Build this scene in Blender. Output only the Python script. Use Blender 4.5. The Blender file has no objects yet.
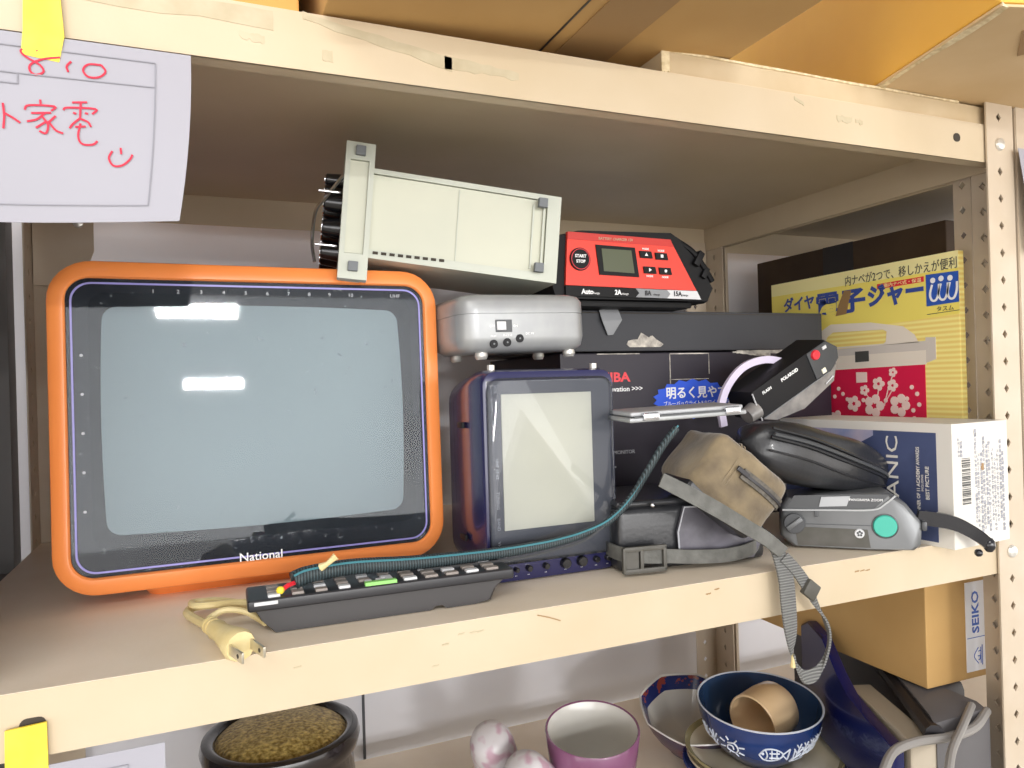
import bpy, bmesh, math, random
from mathutils import Vector, Matrix, Euler, noise
random.seed(7)
PI = math.pi
C = bpy.context.scene.collection

# ---------------------------------------------------------------- materials
def lin(h):
    if not isinstance(h, str): return tuple(h)
    h = h.lstrip('#'); v = [int(h[i:i+2], 16)/255 for i in (0, 2, 4)]
    return tuple(c/12.92 if c <= .04045 else ((c+.055)/1.055)**2.4 for c in v)
MATS = {}
def mat(name, col, rough=.5, metal=0, spec=.5, col2=None, nscale=30, namt=.5, bump=0, bscale=200,
        coat=0, detail=4, stretch=None, emit=None, sharp=False, trans=0, alpha=1, sheen=0):
    m = bpy.data.materials.new(name); m.use_nodes = True; MATS[name] = m
    nt = m.node_tree; N = nt.nodes; L = nt.links; b = N['Principled BSDF']
    c = lin(col)
    b.inputs['Base Color'].default_value = (*c, 1); b.inputs['Roughness'].default_value = rough
    b.inputs['Metallic'].default_value = metal; b.inputs['Specular IOR Level'].default_value = spec
    b.inputs['Coat Weight'].default_value = coat; b.inputs['Coat Roughness'].default_value = .06
    b.inputs['Transmission Weight'].default_value = trans; b.inputs['Alpha'].default_value = alpha
    b.inputs['Sheen Weight'].default_value = sheen
    if emit:
        b.inputs['Emission Color'].default_value = (*lin(emit[0]), 1); b.inputs['Emission Strength'].default_value = emit[1]
    if col2 is not None or bump:
        tc = N.new('ShaderNodeTexCoord'); mp = N.new('ShaderNodeMapping'); L.new(tc.outputs['Object'], mp.inputs['Vector'])
        if stretch: mp.inputs['Scale'].default_value = stretch
    if col2 is not None:
        nz = N.new('ShaderNodeTexNoise'); nz.inputs['Scale'].default_value = nscale; nz.inputs['Detail'].default_value = detail
        L.new(mp.outputs['Vector'], nz.inputs['Vector'])
        cr = N.new('ShaderNodeValToRGB'); L.new(nz.outputs['Fac'], cr.inputs['Fac'])
        e = cr.color_ramp.elements
        e[0].position = .5-.28*namt-(0 if not sharp else -.12); e[1].position = .5+.28*(1.2-namt)*(.3 if sharp else 1)
        e[0].color = (*lin(col2), 1); e[1].color = (*c, 1)
        L.new(cr.outputs['Color'], b.inputs['Base Color'])
    if bump:
        n2 = N.new('ShaderNodeTexNoise'); n2.inputs['Scale'].default_value = bscale; n2.inputs['Detail'].default_value = 3
        L.new(mp.outputs['Vector'], n2.inputs['Vector'])
        bp = N.new('ShaderNodeBump'); bp.inputs['Strength'].default_value = bump; bp.inputs['Distance'].default_value = .002
        L.new(n2.outputs['Fac'], bp.inputs['Height']); L.new(bp.outputs['Normal'], b.inputs['Normal'])
    return m
def wave_mat(name, c1, c2, scale, axis='X', rough=.6, bump=.5, dist=0, thr=None):
    m = mat(name, c1, rough); nt = m.node_tree; N = nt.nodes; L = nt.links; b = N['Principled BSDF']
    tc = N.new('ShaderNodeTexCoord'); w = N.new('ShaderNodeTexWave'); w.bands_direction = axis
    w.inputs['Scale'].default_value = scale; w.inputs['Distortion'].default_value = dist
    L.new(tc.outputs['Object'], w.inputs['Vector'])
    cr = N.new('ShaderNodeValToRGB'); L.new(w.outputs['Fac'], cr.inputs['Fac'])
    cr.color_ramp.elements[0].color = (*lin(c1), 1); cr.color_ramp.elements[1].color = (*lin(c2), 1)
    if thr: cr.color_ramp.elements[0].position = thr-.08; cr.color_ramp.elements[1].position = thr+.08
    L.new(cr.outputs['Color'], b.inputs['Base Color'])
    if bump:
        bp = N.new('ShaderNodeBump'); bp.inputs['Strength'].default_value = bump; bp.inputs['Distance'].default_value = .001
        L.new(w.outputs['Fac'], bp.inputs['Height']); L.new(bp.outputs['Normal'], b.inputs['Normal'])
    return m
def glass_mat(name, tint, refl=.12, rough=.04, haze=0, hazecol='#c8ccd0', specks=False):
    """clear sheet: light passes, glossy reflection on top, some dust lying on it"""
    m = bpy.data.materials.new(name); m.use_nodes = True; nt = m.node_tree; N = nt.nodes; L = nt.links; N.clear()
    out = N.new('ShaderNodeOutputMaterial'); t = N.new('ShaderNodeBsdfTransparent'); t.inputs['Color'].default_value = (*lin(tint), 1)
    g = N.new('ShaderNodeBsdfGlossy'); g.inputs['Roughness'].default_value = rough
    mx = N.new('ShaderNodeMixShader'); lw = N.new('ShaderNodeFresnel'); lw.inputs['IOR'].default_value = 1.5
    ad = N.new('ShaderNodeMath'); ad.operation = 'ADD'; ad.inputs[1].default_value = refl-.04; ad.use_clamp = True
    L.new(lw.outputs['Fac'], ad.inputs[0]); L.new(ad.outputs[0], mx.inputs['Fac'])
    L.new(t.outputs[0], mx.inputs[1]); L.new(g.outputs[0], mx.inputs[2]); last = mx
    if haze or specks:
        d = N.new('ShaderNodeBsdfDiffuse'); d.inputs['Color'].default_value = (*lin(hazecol), 1)
        m2 = N.new('ShaderNodeMixShader'); tc = N.new('ShaderNodeTexCoord')
        nz = N.new('ShaderNodeTexNoise'); nz.inputs['Scale'].default_value = 14; nz.inputs['Detail'].default_value = 6
        L.new(tc.outputs['Object'], nz.inputs['Vector'])
        mr = N.new('ShaderNodeMapRange'); mr.inputs['From Min'].default_value = .35; mr.inputs['From Max'].default_value = .7
        mr.inputs['To Min'].default_value = haze*.5; mr.inputs['To Max'].default_value = haze*1.4
        L.new(nz.outputs['Fac'], mr.inputs['Value']); fac = mr.outputs['Result']
        if specks:
            v = N.new('ShaderNodeTexNoise'); v.inputs['Scale'].default_value = 230; v.inputs['Detail'].default_value = 2
            L.new(tc.outputs['Object'], v.inputs['Vector'])
            r2 = N.new('ShaderNodeMapRange'); r2.inputs['From Min'].default_value = .70; r2.inputs['From Max'].default_value = .78
            r2.inputs['To Max'].default_value = .5; L.new(v.outputs['Fac'], r2.inputs['Value'])
            a2 = N.new('ShaderNodeMath'); a2.operation = 'MAXIMUM'; L.new(fac, a2.inputs[0]); L.new(r2.outputs['Result'], a2.inputs[1]); fac = a2.outputs[0]
        L.new(fac, m2.inputs['Fac']); L.new(mx.outputs[0], m2.inputs[1]); L.new(d.outputs[0], m2.inputs[2]); last = m2
    L.new(last.outputs[0], out.inputs['Surface']); MATS[name] = m; return m

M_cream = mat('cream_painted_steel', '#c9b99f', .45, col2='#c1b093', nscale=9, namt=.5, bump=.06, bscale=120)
M_creamlit = mat('cream_steel_lightened', '#f4e6d2', .5, col2='#ecdcc4', nscale=12, namt=.6, bump=.08)  # same cream paint, lightened to put brighter light on the shelf tops
M_post = mat('post_paint', '#c8baa7', .45, col2='#c0b09a', nscale=20)
M_residue = mat('tape_residue', '#bfb499', .6, col2='#b2a588', nscale=60, namt=.6)
M_bolt = mat('bolt_zinc', '#e4e2dc', .3, metal=.6)
M_hole = mat('hole_dark', '#3c362e', .8)
M_wall = mat('wall_panel', '#e4e4ea', .85, spec=.15, col2='#dcdce2', nscale=3)
M_seam = mat('panel_seam', '#4c4e54', .7)
M_floor = mat('floor_concrete', '#e0d9cc', .6, col2='#d2cabc', nscale=4)
M_card = mat('cardboard', '#c09c64', .75, col2='#b69058', nscale=8, bump=.1, bscale=80)
M_cardY = mat('cardboard_yellow', '#e9b850', .6, col2='#e0ab44', nscale=7, bump=.1, bscale=60)
M_cardP = mat('cardboard_pale', '#d8bf98', .8, col2='#ccb085', nscale=10)
M_cardE = mat('cardboard_torn_edge', '#efe2c0', .9, col2='#cbb890', nscale=200)
M_foam = mat('pale_board', '#cdbb9c', .8, col2='#c2ae8c', nscale=20)
M_paper = mat('white_paper', '#a2a1aa', .7, col2='#9f9ea7', nscale=6)
M_line = mat('printed_grey_line', '#8c8c94', .7)
M_redink = mat('red_marker', '#c81c3c', .6)
M_tape = mat('yellow_tape', '#f6dd4a', .5, col2='#f0d238', nscale=60)
M_orange = mat('orange_plastic', '#f4944f', .3, col2='#f08c48', nscale=6, coat=.3)
M_black = mat('black_plastic', '#161619', .5, spec=.3)
M_charger = mat('charger_black', '#121214', .55, spec=.25)
M_blackgl = mat('black_gloss', '#1a1a20', .16, coat=.4)
M_mask = mat('dark_mask', '#22222a', .7, spec=.2)
M_purple = mat('lilac_line', '#8e88cc', .35)
M_crt = mat('crt_phosphor', '#b0bab4', .6, col2='#a8b2ad', nscale=5)
M_tvglass = glass_mat('tv_faceplate', '#e8ecf0', .020, .03, .025, '#b9c2c8', True)
M_white = mat('white_print', '#f4f4f4', .6)
M_greyprint = mat('grey_print', '#b8bac0', .6)
M_navy = mat('navy_plastic', '#26264e', .25, coat=.4)
M_smoke = glass_mat('smoky_clear_plastic', '#dfe1e6', .03, .0, .07, '#aab0b8')
M_lcd = mat('lcd_cream', '#f2f0da', .4, col2='#ebe8d2', nscale=8)
M_darkscr = mat('mini_mask', '#4a4c56', .4)
M_silver = mat('silver_plastic', '#a6a8a8', .36, metal=.3, col2='#9c9ea0', nscale=50)
M_silver2 = mat('silver_lower', '#a9abae', .4, metal=.2)
M_instr = mat('grey_instrument_case', '#c0c4b8', .5, col2='#b8bcb0', nscale=12)
M_instr2 = mat('instrument_recess', '#cbccba', .55, col2='#c2c4b4', nscale=9)
M_rubber = mat('rubber_foot', '#74787c', .8)
M_chrome = mat('chrome', '#d8d8dc', .15, metal=1)
M_red = mat('red_panel', '#ea3c2a', .4)
M_redd = mat('dark_red_band', '#c02a20', .4)
M_green = mat('charger_lcd', '#4a5036', .3)
M_greybar = mat('grey_bar', '#85878a', .4)
M_lgbar = mat('light_grey_bar', '#cfd0d2', .4)
M_box = mat('black_carton', '#36373c', .6, col2='#303136', nscale=10, bump=.05)
M_tosh = mat('toshiba_carton', '#29232f', .5, col2='#211d29', nscale=6)
M_blue = mat('blue_burst', '#2f5ad8', .5)
M_bluebox = mat('blue_logo', '#2c58b4', .5)
M_torn = mat('torn_paper', '#d8d2c6', .9, col2='#8f8a84', nscale=120)
M_ybox = wave_mat('yellow_striped_carton', '#fff09a', '#f4d878', 62, 'Z', .55, 0)
M_ypale = mat('pale_yellow_band', '#f6ecaa', .55)
M_ygrad = mat('mid_yellow_band', '#f6e470', .55)
M_jarred = mat('crimson_jar', '#de1c4c', .5, col2='#d01844', nscale=10)
M_jarw = mat('jar_cream', '#ece2d4', .5)
M_jarg = mat('jar_shade', '#d4ccc4', .5)
M_flower = mat('flower_pale', '#f8dcd4', .5)
M_bluetext = mat('blue_text', '#3a4f9c', .5)
M_darktext = mat('dark_text', '#4a4a48', .5)
M_brown = mat('brown_smudge', '#9a7a50', .6)
M_tit = mat('titanic_cover', '#242a44', .35, col2='#4a5478', nscale=14, namt=.25)
M_titp = mat('titanic_glow', '#c9b9c4', .4, col2='#8a93b8', nscale=25, namt=.5)
M_ivory = mat('ivory_card', '#dcd8d0', .5)
M_leather = mat('black_leather', '#1e1f22', .33, col2='#2c2d31', nscale=25, bump=.10, bscale=300, coat=.15)
M_leatherg = mat('grey_leather_flap', '#6e6c76', .3, col2='#4a4850', nscale=35, bump=.3, bscale=60)
M_suede = mat('brown_suede', '#8a7a5e', .85, col2='#5c5040', nscale=38, namt=.7, bump=.6, bscale=90, sheen=.4)
M_zip = mat('zip_tape', '#6b655c', .6, col2='#4a463f', nscale=300)
M_webbing = wave_mat('grey_webbing', '#5f605f', '#868684', 150, 'Z', .7, .8)
M_strap = mat('grey_strap', '#6a6a66', .65, col2='#565652', nscale=100, bump=.3)
M_strapd = mat('dark_strap_slider', '#55534e', .5, col2='#48463f', nscale=60)
M_camg = mat('grey_camera_body', '#77797b', .33, metal=.3, col2='#6c6e70', nscale=20)
M_camd = mat('dark_camera_trim', '#47494c', .3)
M_teal = mat('teal_button', '#3fae9a', .4)
M_cable = wave_mat('braided_cable', '#22292c', '#445256', 160, 'X', .5, .6)
M_tealline = mat('teal_stripe', '#457f8a', .4)
M_cord = mat('yellowed_cord', '#e0cf9c', .5, col2='#d2bd84', nscale=60)
M_brass = mat('plug_blade', '#c9c3b2', .3, metal=.8)
M_remote = mat('remote_grey', '#3b393a', .5)
M_remtop = mat('remote_top', '#26262a', .35)
M_btn = mat('remote_button', '#8c847e', .5)
M_btng = mat('green_key', '#8ed070', .5)
M_redbtn = mat('red_button', '#e0303c', .35)
M_lilac = mat('lilac_strap', '#cfc6dc', .4)
M_clear = mat('smoke_side', '#6c6a6a', .25, col2='#94908c', nscale=40)
M_lacquer = mat('black_lacquer', '#242022', .2, coat=.5)
M_gold = mat('gold_grain', '#e8cf80', .4, metal=.25, col2='#8a7030', nscale=260, namt=.5, bump=1, bscale=260)
M_porc = mat('white_porcelain', '#dcdad4', .15, coat=.5)
M_plum = mat('plum_glaze', '#8a5a7c', .2, coat=.4, col2='#7c4c6c', nscale=18)
M_cobalt = mat('cobalt_glaze', '#26407c', .18, coat=.5, col2='#1e3468', nscale=20)
M_cobin = mat('cobalt_inner', '#2c4468', .15, coat=.5)
M_line2 = mat('white_brush_pattern', '#dbe2ee', .4)
M_cream2 = mat('cream_glaze', '#e6dcc0', .2, coat=.4)
M_olive = mat('olive_rim', '#a39a70', .25, coat=.3)
M_beige = mat('beige_cup_glaze', '#ecd0a8', .25, coat=.3, col2='#e2c094', nscale=12)
M_imari = mat('imari_band', '#9a4a40', .25, col2='#2a3470', nscale=75, namt=.12, sharp=True)
M_imari2 = mat('imari_outside', '#7c3038', .25, col2='#2c3466', nscale=50, namt=.5)
M_pinkfl = mat('porcelain_pink_flowers', '#dcd8dc', .3, col2='#c8a8b8', nscale=70, namt=.75, sharp=True, detail=1)
M_bag = mat('charcoal_case', '#5c5a5c', .5, col2='#524f50', nscale=8)
M_bagd = mat('black_case_edge', '#28262a', .4)
M_beigeb = mat('beige_board', '#b3a896', .6)
M_label = mat('white_label', '#e6e8ee', .5)
M_navyd = mat('deep_navy_gloss', '#0e1450', .25, coat=.3)
M_deepshade = mat('deep_shade_brown', '#4e3e30', .8, col2='#3e3026', nscale=12)
M_greycable = mat('grey_cable', '#8e8a86', .4)
M_knob = mat('black_knob', '#141418', .25, coat=.3)

# ---------------------------------------------------------------- mesh helpers
class MB:
    def __init__(s): s.bm = bmesh.new(); s.M = Matrix.Identity(4)
    def _v(s, p): return s.bm.verts.new(s.M @ Vector(p))
    def faces(s, pts, fs):
        v = [s._v(p) for p in pts]
        for f in fs:
            try: s.bm.faces.new([v[i] for i in f])
            except ValueError: pass
        return s
    def poly(s, pts): return s.faces(pts, [tuple(range(len(pts)))])
    def box(s, c, d, bev=0, seg=2, R=None):
        t = bmesh.new(); bmesh.ops.create_cube(t, size=1)
        for v in t.verts: v.co = Vector((v.co.x*d[0], v.co.y*d[1], v.co.z*d[2]))
        if bev: bmesh.ops.bevel(t, geom=t.edges[:], offset=min(bev, min(d)*.49), segments=seg, profile=.6, affect='EDGES')
        X = Matrix.Translation(Vector(c)) @ (R.to_4x4() if R is not None else Matrix.Identity(4))
        t.verts.index_update()
        s.faces([X @ v.co for v in t.verts], [[v.index for v in f.verts] for f in t.faces]); t.free(); return s
    def loft(s, loops, cap0=True, cap1=True, closed=True):
        V = [[s._v(p) for p in l] for l in loops]; n = len(V[0])
        for a, b in zip(V, V[1:]):
            for i in range(n if closed else n-1):
                j = (i+1) % n
                try: s.bm.faces.new((a[i], a[j], b[j], b[i]))
                except ValueError: pass
        if cap0: s.bm.faces.new(V[0][::-1])
        if cap1: s.bm.faces.new(V[-1])
        return s
    def prism(s, pts, d0, d1, ax='Y'):
        f = {'Y': lambda p, d: (p[0], d, p[1]), 'Z': lambda p, d: (p[0], p[1], d), 'X': lambda p, d: (d, p[0], p[1])}[ax]
        return s.loft([[f(p, d0) for p in pts], [f(p, d1) for p in pts]])
    def cyl(s, a, b, r, r2=None, n=20, bev=0):
        a, b = Vector(a), Vector(b); r2 = r if r2 is None else r2; d = (b-a).normalized()
        u = d.orthogonal().normalized(); w = d.cross(u)
        ring = lambda c, q: [c+(u*math.cos(2*PI*i/n)+w*math.sin(2*PI*i/n))*q for i in range(n)]
        L = [ring(a, r), ring(b-d*bev, r2)]
        if bev: L.append(ring(b, max(r2-bev, 1e-5)))
        return s.loft(L)
    def tube(s, pts, r, n=8, flat=None, caps=True):
        pts = [Vector(p) for p in pts]; rr = r if isinstance(r, (list, tuple)) else [r]*len(pts); L = []; u = None
        for i, p in enumerate(pts):
            d = (pts[min(i+1, len(pts)-1)]-pts[max(i-1, 0)]).normalized()
            u = d.orthogonal().normalized() if u is None else (u-d*u.dot(d)).normalized()
            w = d.cross(u)
            L.append([p+(u*math.cos(2*PI*k/n)+w*math.sin(2*PI*k/n))*rr[i] for k in range(n)])
        return s.loft(L, caps, caps)
    def ribbon(s, pts, wd, th=.0012):
        """pts: path; wd: width vector at each point"""
        L = []
        for i, p in enumerate(pts):
            p = Vector(p); w = Vector(wd[i])/2
            d = (Vector(pts[min(i+1, len(pts)-1)])-Vector(pts[max(i-1, 0)])).normalized()
            n = d.cross(w); n = n.normalized()*th/2 if n.length > 1e-9 else Vector((0, th/2, 0))
            L.append([p-w-n, p+w-n, p+w+n, p-w+n])
        return s.loft(L)
    def lathe(s, prof, n=40, c=(0, 0, 0), squash=None):
        L = []
        for r, z in prof:
            L.append([(c[0]+r*(squash(2*PI*i/n) if squash else 1)*math.cos(2*PI*i/n), c[1]+r*(squash(2*PI*i/n) if squash else 1)*math.sin(2*PI*i/n), c[2]+z) for i in range(n)])
        return s.loft(L, False, False)
    def ball(s, c, r, sc=(1, 1, 1), n=12):
        t = bmesh.new(); bmesh.ops.create_uvsphere(t, u_segments=n, v_segments=max(6, n//2), radius=r); t.verts.index_update()
        s.faces([(c[0]+v.co.x*sc[0], c[1]+v.co.y*sc[1], c[2]+v.co.z*sc[2]) for v in t.verts], [[v.index for v in f.verts] for f in t.faces]); t.free(); return s
def obj(name, mb, m, parent=None, smooth=30, label=None, loc=None, kind=None, mods=()):
    me = bpy.data.meshes.new(name)
    bmesh.ops.recalc_face_normals(mb.bm, faces=mb.bm.faces[:])
    mb.bm.to_mesh(me); mb.bm.free()
    o = bpy.data.objects.new(name, me); C.objects.link(o); me.materials.append(m)
    if smooth:
        for p in me.polygons: p.use_smooth = True
        try: me.set_sharp_from_angle(angle=math.radians(smooth))
        except Exception: pass
    if parent: o.parent = parent
    if label: o['label'] = label
    if loc: o.location = loc
    if kind: o['kind'] = kind
    return o
def thing(name, label, cat, loc=(0, 0, 0), rz=0, group=None, rot=None):
    o = bpy.data.objects.new(name, None); C.objects.link(o); o.location = loc
    o.rotation_euler = rot if rot else (0, 0, rz); o['label'] = label; o['category'] = cat
    o.empty_display_size = .02
    if group: o['group'] = group
    return o
def tag(o, label, cat, group=None):
    o['label'] = label; o['category'] = cat
    if group: o['group'] = group
    return o
def RX(a): return Matrix.Rotation(math.radians(a), 4, 'X')
def RY(a): return Matrix.Rotation(math.radians(a), 4, 'Y')
def RZ(a): return Matrix.Rotation(math.radians(a), 4, 'Z')
def T(x, y, z): return Matrix.Translation((x, y, z))
FRONT = RX(90)                       # faces -Y
LEFTF = RZ(-90) @ RX(90)             # faces -X
def text(s, h, m, parent, X, align='LEFT', sx=1, bold=0, name='lettering', wrap=None, fit=None):
    """printed characters, h = letter height; X = matrix from text plane to parent space"""
    c = bpy.data.curves.new('txt', 'FONT'); c.body = s; c.size = h*1.35; c.align_x = align; c.resolution_u = 2; c.offset = bold*h
    c.extrude = .00012
    o = bpy.data.objects.new('txt', c); C.objects.link(o); bpy.context.view_layer.update()
    me = bpy.data.meshes.new_from_object(o.evaluated_get(bpy.context.evaluated_depsgraph_get()))
    bpy.data.objects.remove(o); bpy.data.curves.remove(c)
    if fit:
        xs = [v.co.x for v in me.vertices]; sx = fit/(max(xs)-min(xs))
    me.transform(Matrix.Diagonal((sx, 1, 1, 1)))
    if wrap:
        for v in me.vertices: v.co = wrap(v.co)
    me.transform(X)
    me.materials.clear(); me.materials.append(m); me.name = name
    q = bpy.data.objects.new(name, me); C.objects.link(q)
    if parent: q.parent = parent
    return q
def rr(w, h, r, n=6, cx=0, cz=0):
    P = []
    for (sx, sz, a0) in ((1, 1, 0), (-1, 1, 90), (-1, -1, 180), (1, -1, 270)):
        for k in range(n+1):
            a = math.radians(a0+90*k/n); P.append((cx+sx*(w/2-r)+r*math.cos(a), cz+sz*(h/2-r)+r*math.sin(a)))
    return P
def at_y(P, y): return [(x, y, z) for x, z in P]
def at_z(P, z): return [(x, y, z) for x, y in P]
def smooth(pts, n=6):
    P = [Vector(p) for p in pts]; P = [P[0]*2-P[1]]+P+[P[-1]*2-P[-2]]; out = []
    for i in range(1, len(P)-2):
        a, b, c, d = P[i-1:i+3]
        for k in range(n):
            t = k/n; out.append(.5*((2*b)+(c-a)*t+(2*a-5*b+4*c-d)*t*t+(3*b-a-3*c+d)*t**3))
    out.append(P[-2]); return out
def stroke(mb, pts, w, n=4, y=0, th=.0004):
    """flat pen stroke lying on the local plane y (x,z points)"""
    P = smooth([(a, y, b) for a, b in pts], n) if len(pts) > 2 else [Vector((a, y, b)) for a, b in pts]
    wd = []
    for i, p in enumerate(P):
        d = (P[min(i+1, len(P)-1)]-P[max(i-1, 0)]).normalized(); wd.append(Vector((-d.z, 0, d.x))*w)
    mb.ribbon(P, wd, th)

# ---------------------------------------------------------------- setting
def quad_wall(name, c, d, m):
    o = obj(name, MB().box(c, d), m, smooth=0); o['kind'] = 'structure'; return o
quad_wall('wall_back', (.6, .545, .3), (5, .05, 3.0), M_wall)
quad_wall('floor', (.6, -3.0, -1.23), (9, 8, .06), M_floor)
o = obj('trim_1', MB().box((.195, .517, .3), (.0025, .006, 3.0)), M_seam, smooth=0); o['kind'] = 'structure'

# ---------------------------------------------------------------- racks
LH = .0345          # lip height
ZS = {'upper': .3771, 'middle': 0.0, 'lower': -.300}
def board(parent, x0, x1, zt, y1=.452, residue=None):
    b = MB(); t = .0014
    b.box(((x0+x1)/2, y1/2, zt-t/2-.0002), (x1-x0-.002, y1-.002, t))
    b.box(((x0+x1)/2, .0010, zt-LH/2), (x1-x0, .002, LH))
    b.box(((x0+x1)/2, y1-.001, zt-LH/2), (x1-x0, .002, LH))
    for x in (x0+.001, x1-.001): b.box((x, y1/2, zt-LH/2), (.002, y1-.004, LH))
    b.box(((x0+x1)/2, .007, zt-LH+.0006), (x1-x0-.004, .012, .0012))
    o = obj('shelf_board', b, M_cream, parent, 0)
    s = MB().box(((x0+x1)/2, y1/2, zt), (x1-x0-.0008, y1-.0008, .0006)); obj('shelf_surface', s, M_creamlit, o, 0)
    return o
def flange(mb, P, U, V, W, z0, z1, off, zb):
    """strip with diamond holes every 25 mm. P origin, U width dir, hole offset off, zb: height of one hole"""
    U = Vector(U); P = Vector(P); pitch = .025
    k0 = math.floor((z0-zb)/pitch); z = zb+k0*pitch-pitch/2
    while z < z1:
        c = [P+U*a+Vector((0, 0, h)) for a, h in ((0, z), (W, z), (W, z+pitch), (0, z+pitch))]
        m = z+pitch/2; d = [P+U*a+Vector((0, 0, h)) for a, h in ((off, m-.0042), (off+.0034, m), (off, m+.0042), (off-.0034, m))]
        mb.faces(c+d, [(0, 1, 4), (1, 5, 4), (1, 2, 5), (2, 6, 5), (2, 3, 6), (3, 7, 6), (3, 0, 7), (0, 4, 7)])
        z += pitch
def post(parent, corner, ux, uy, wx, wy, z0, z1, zb, offx, offy, mname=M_post, bolts=()):
    mb = MB(); x, y = corner
    flange(mb, (x, y, 0), (ux, 0, 0), None, wx, z0, z1, offx, zb)
    flange(mb, (x, y, 0), (0, uy, 0), None, wy, z0, z1, offy, zb-.004)
    bmesh.ops.remove_doubles(mb.bm, verts=mb.bm.verts[:], dist=1e-5)
    o = obj('post', mb, mname, parent, 0)
    md = o.modifiers.new('thickness', 'SOLIDIFY'); md.thickness = .0016; md.offset = 0
    for bz in bolts:
        b = MB(); yy = y-uy*.001
        b.lathe([(.0058, 0), (.0058, .0008), (.0048, .0022), (.002, .003), (.0, .0031)], 18)
        b.bm.transform(T(x+ux*offx, yy, bz) @ (RX(90) if uy > 0 else RX(-90))); obj('bolt', b, M_bolt, o)
    return o
rack = thing('shelving_rack', 'cream painted steel shelving rack holding the orange television and the cameras', 'shelf', (0, 0, -1.2))
def sub(o):                         # parts are built in world space; bring them under an Empty at the base
    o.matrix_parent_inverse = Matrix.Translation((0, 0, 1.2)); return o
rk = []
boards = {k: board(rack, -.148, .7125, z) for k, z in ZS.items()}
low = board(rack, -.148, .7125, -.75); low2 = board(rack, -.148, .7125, -1.15)
ZB = .3597
posts = [post(rack, (.7134, -.0022), -1, 1, .0365, .040, -1.2, ZS['upper']-.0035, ZB, .0195, .029, bolts=(.3597, -.0153, -.3153)),
         post(rack, (.7134, .4535), -1, -1, .036, .040, -1.2, ZS['upper'], ZB, .021, .022, bolts=(.3597, -.0153)),
         post(rack, (-.1489, .4535), 1, -1, .036, .040, -1.2, ZS['upper'], ZB, .021, .022),
         post(rack, (-.1489, -.0022), 1, 1, .0365, .040, -1.2, ZS['upper'], ZB, .021, .022, bolts=(-.0153,))]
# gusset plates in the back corners
for (x, s) in ((.7115, -1), (-.147, 1)):
    mb = MB(); w, h = .056, .085; zt = ZS['upper']-LH+.012
    P = [(0, 0), (s*w, 0), (s*w, -h*.55), (s*w*.75, -h), (0, -h)]
    mb.prism([(x+a, zt+b) for a, b in P], .4480, .4500)
    g = obj('gusset_plate', mb, M_post, rack, 0)
    b = MB().lathe([(.0052, 0), (.0045, .002), (0, .003)], 16); b.bm.transform(T(x+s*.042, .448, zt-.018) @ RX(90)); obj('bolt', b, M_bolt, g)
# slot in upper lip and lower lip
for (x, z, w) in ((.6405, .3615, .0085), (-.0745, -.0175, .012)):
    obj('slot', MB().prism(rr(w, .0075, .0035, 4, x, z), -.0006, .0002), M_hole, boards['upper' if z > .1 else 'middle'])
# stuck tape residue / chipped marks on the lips
def patch(parent, P, y=-.00035, m=M_residue, name='tape_residue'):
    o = obj(name, MB().prism(P, y, .0001), m, parent, 0); return o
def ragged(x0, x1, za, zb, n=9, j=.0012):
    top = [(x0+(x1-x0)*i/n, za+(zb-za)*i/n+random.uniform(0, j)) for i in range(n+1)]
    return top
def strip(x0, x1, z0a, z0b, h0, h1, j=.0014):
    t = ragged(x0, x1, z0a, z0b, 10, j); b = [(x1+(x0-x1)*i/10, (z0b-h1)+((z0a-h0)-(z0b-h1))*i/10+random.uniform(-j, j)) for i in range(11)]
    return t+b
patch(boards['upper'], strip(-.145, .055, .3758, .3745, .012, .010))
patch(boards['upper'], strip(.072, .165, .3765, .3625, .004, .007))
patch(boards['upper'], strip(.16, .212, .3635, .3595, .008, .004))
patch(boards['upper'], strip(.036, .05, .3595, .3585, .003, .003)); patch(boards['upper'], strip(.083, .089, .356, .3558, .006, .006, .0006))
patch(boards['upper'], strip(.452, .462, .3745, .3705, .002, .002, .0005)); patch(boards['upper'], strip(.497, .514, .3645, .3643, .004, .004)); patch(boards['upper'], strip(.518, .526, .363, .363, .003, .003))
for (x, z) in ((.158, -.0075), (.166, -.0078), (.171, -.0078), (.147, -.0125), (.056, -.011), (.14, -.025), (.352, -.0085), (.36, -.006), (.502, -.0105), (.508, -.0107), (.514, -.011)):
    patch(boards['middle'], strip(x, x+.0045, z, z+.0004, .0007, .0007, .0003), m=M_brown if x > .3 else M_residue, name='paint_chip')
mb = MB(); stroke(mb, [(.214, -.0035), (.223, -.0065), (.231, -.0098)], .0006, y=-.0005); obj('scratch', mb, M_brown, boards['middle'], 0)

# neighbouring rack to the right
rack2 = thing('shelving_rack', 'neighbouring cream steel rack beyond the perforated corner post, holding the yellow jar carton', 'shelf', (1.2, 0, -1.2))
for z in ZS.values(): board(rack2, .7205, 1.62, z)
board(rack2, .7205, 1.62, -.75)
post(rack2, (.7185, -.0022), 1, 1, .036, .0415, -1.2, .377, ZB+.003, .018, .029)
mb = MB(); flange(mb, (.7187, .0418, 0), (0, 1, 0), None, .0185, .006, .377, .009, ZB+.003); sp = obj('side_plate', mb, M_post, rack2, 0); sp.modifiers.new('thickness', 'SOLIDIFY').thickness = .0014
post(rack2, (.7185, .4535), 1, -1, .036, .040, -1.2, .377, ZB, .018, .022)
post(rack2, (1.62, -.0022), -1, 1, .036, .040, -1.2, .377, ZB, .018, .022); post(rack2, (1.62, .4535), -1, -1, .036, .040, -1.2, .377, ZB, .018, .022)
for o in list(rack2.children): o.location = (-1.2, 0, 1.2)
for o in list(rack.children): o.location = (0, 0, 1.2)
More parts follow.
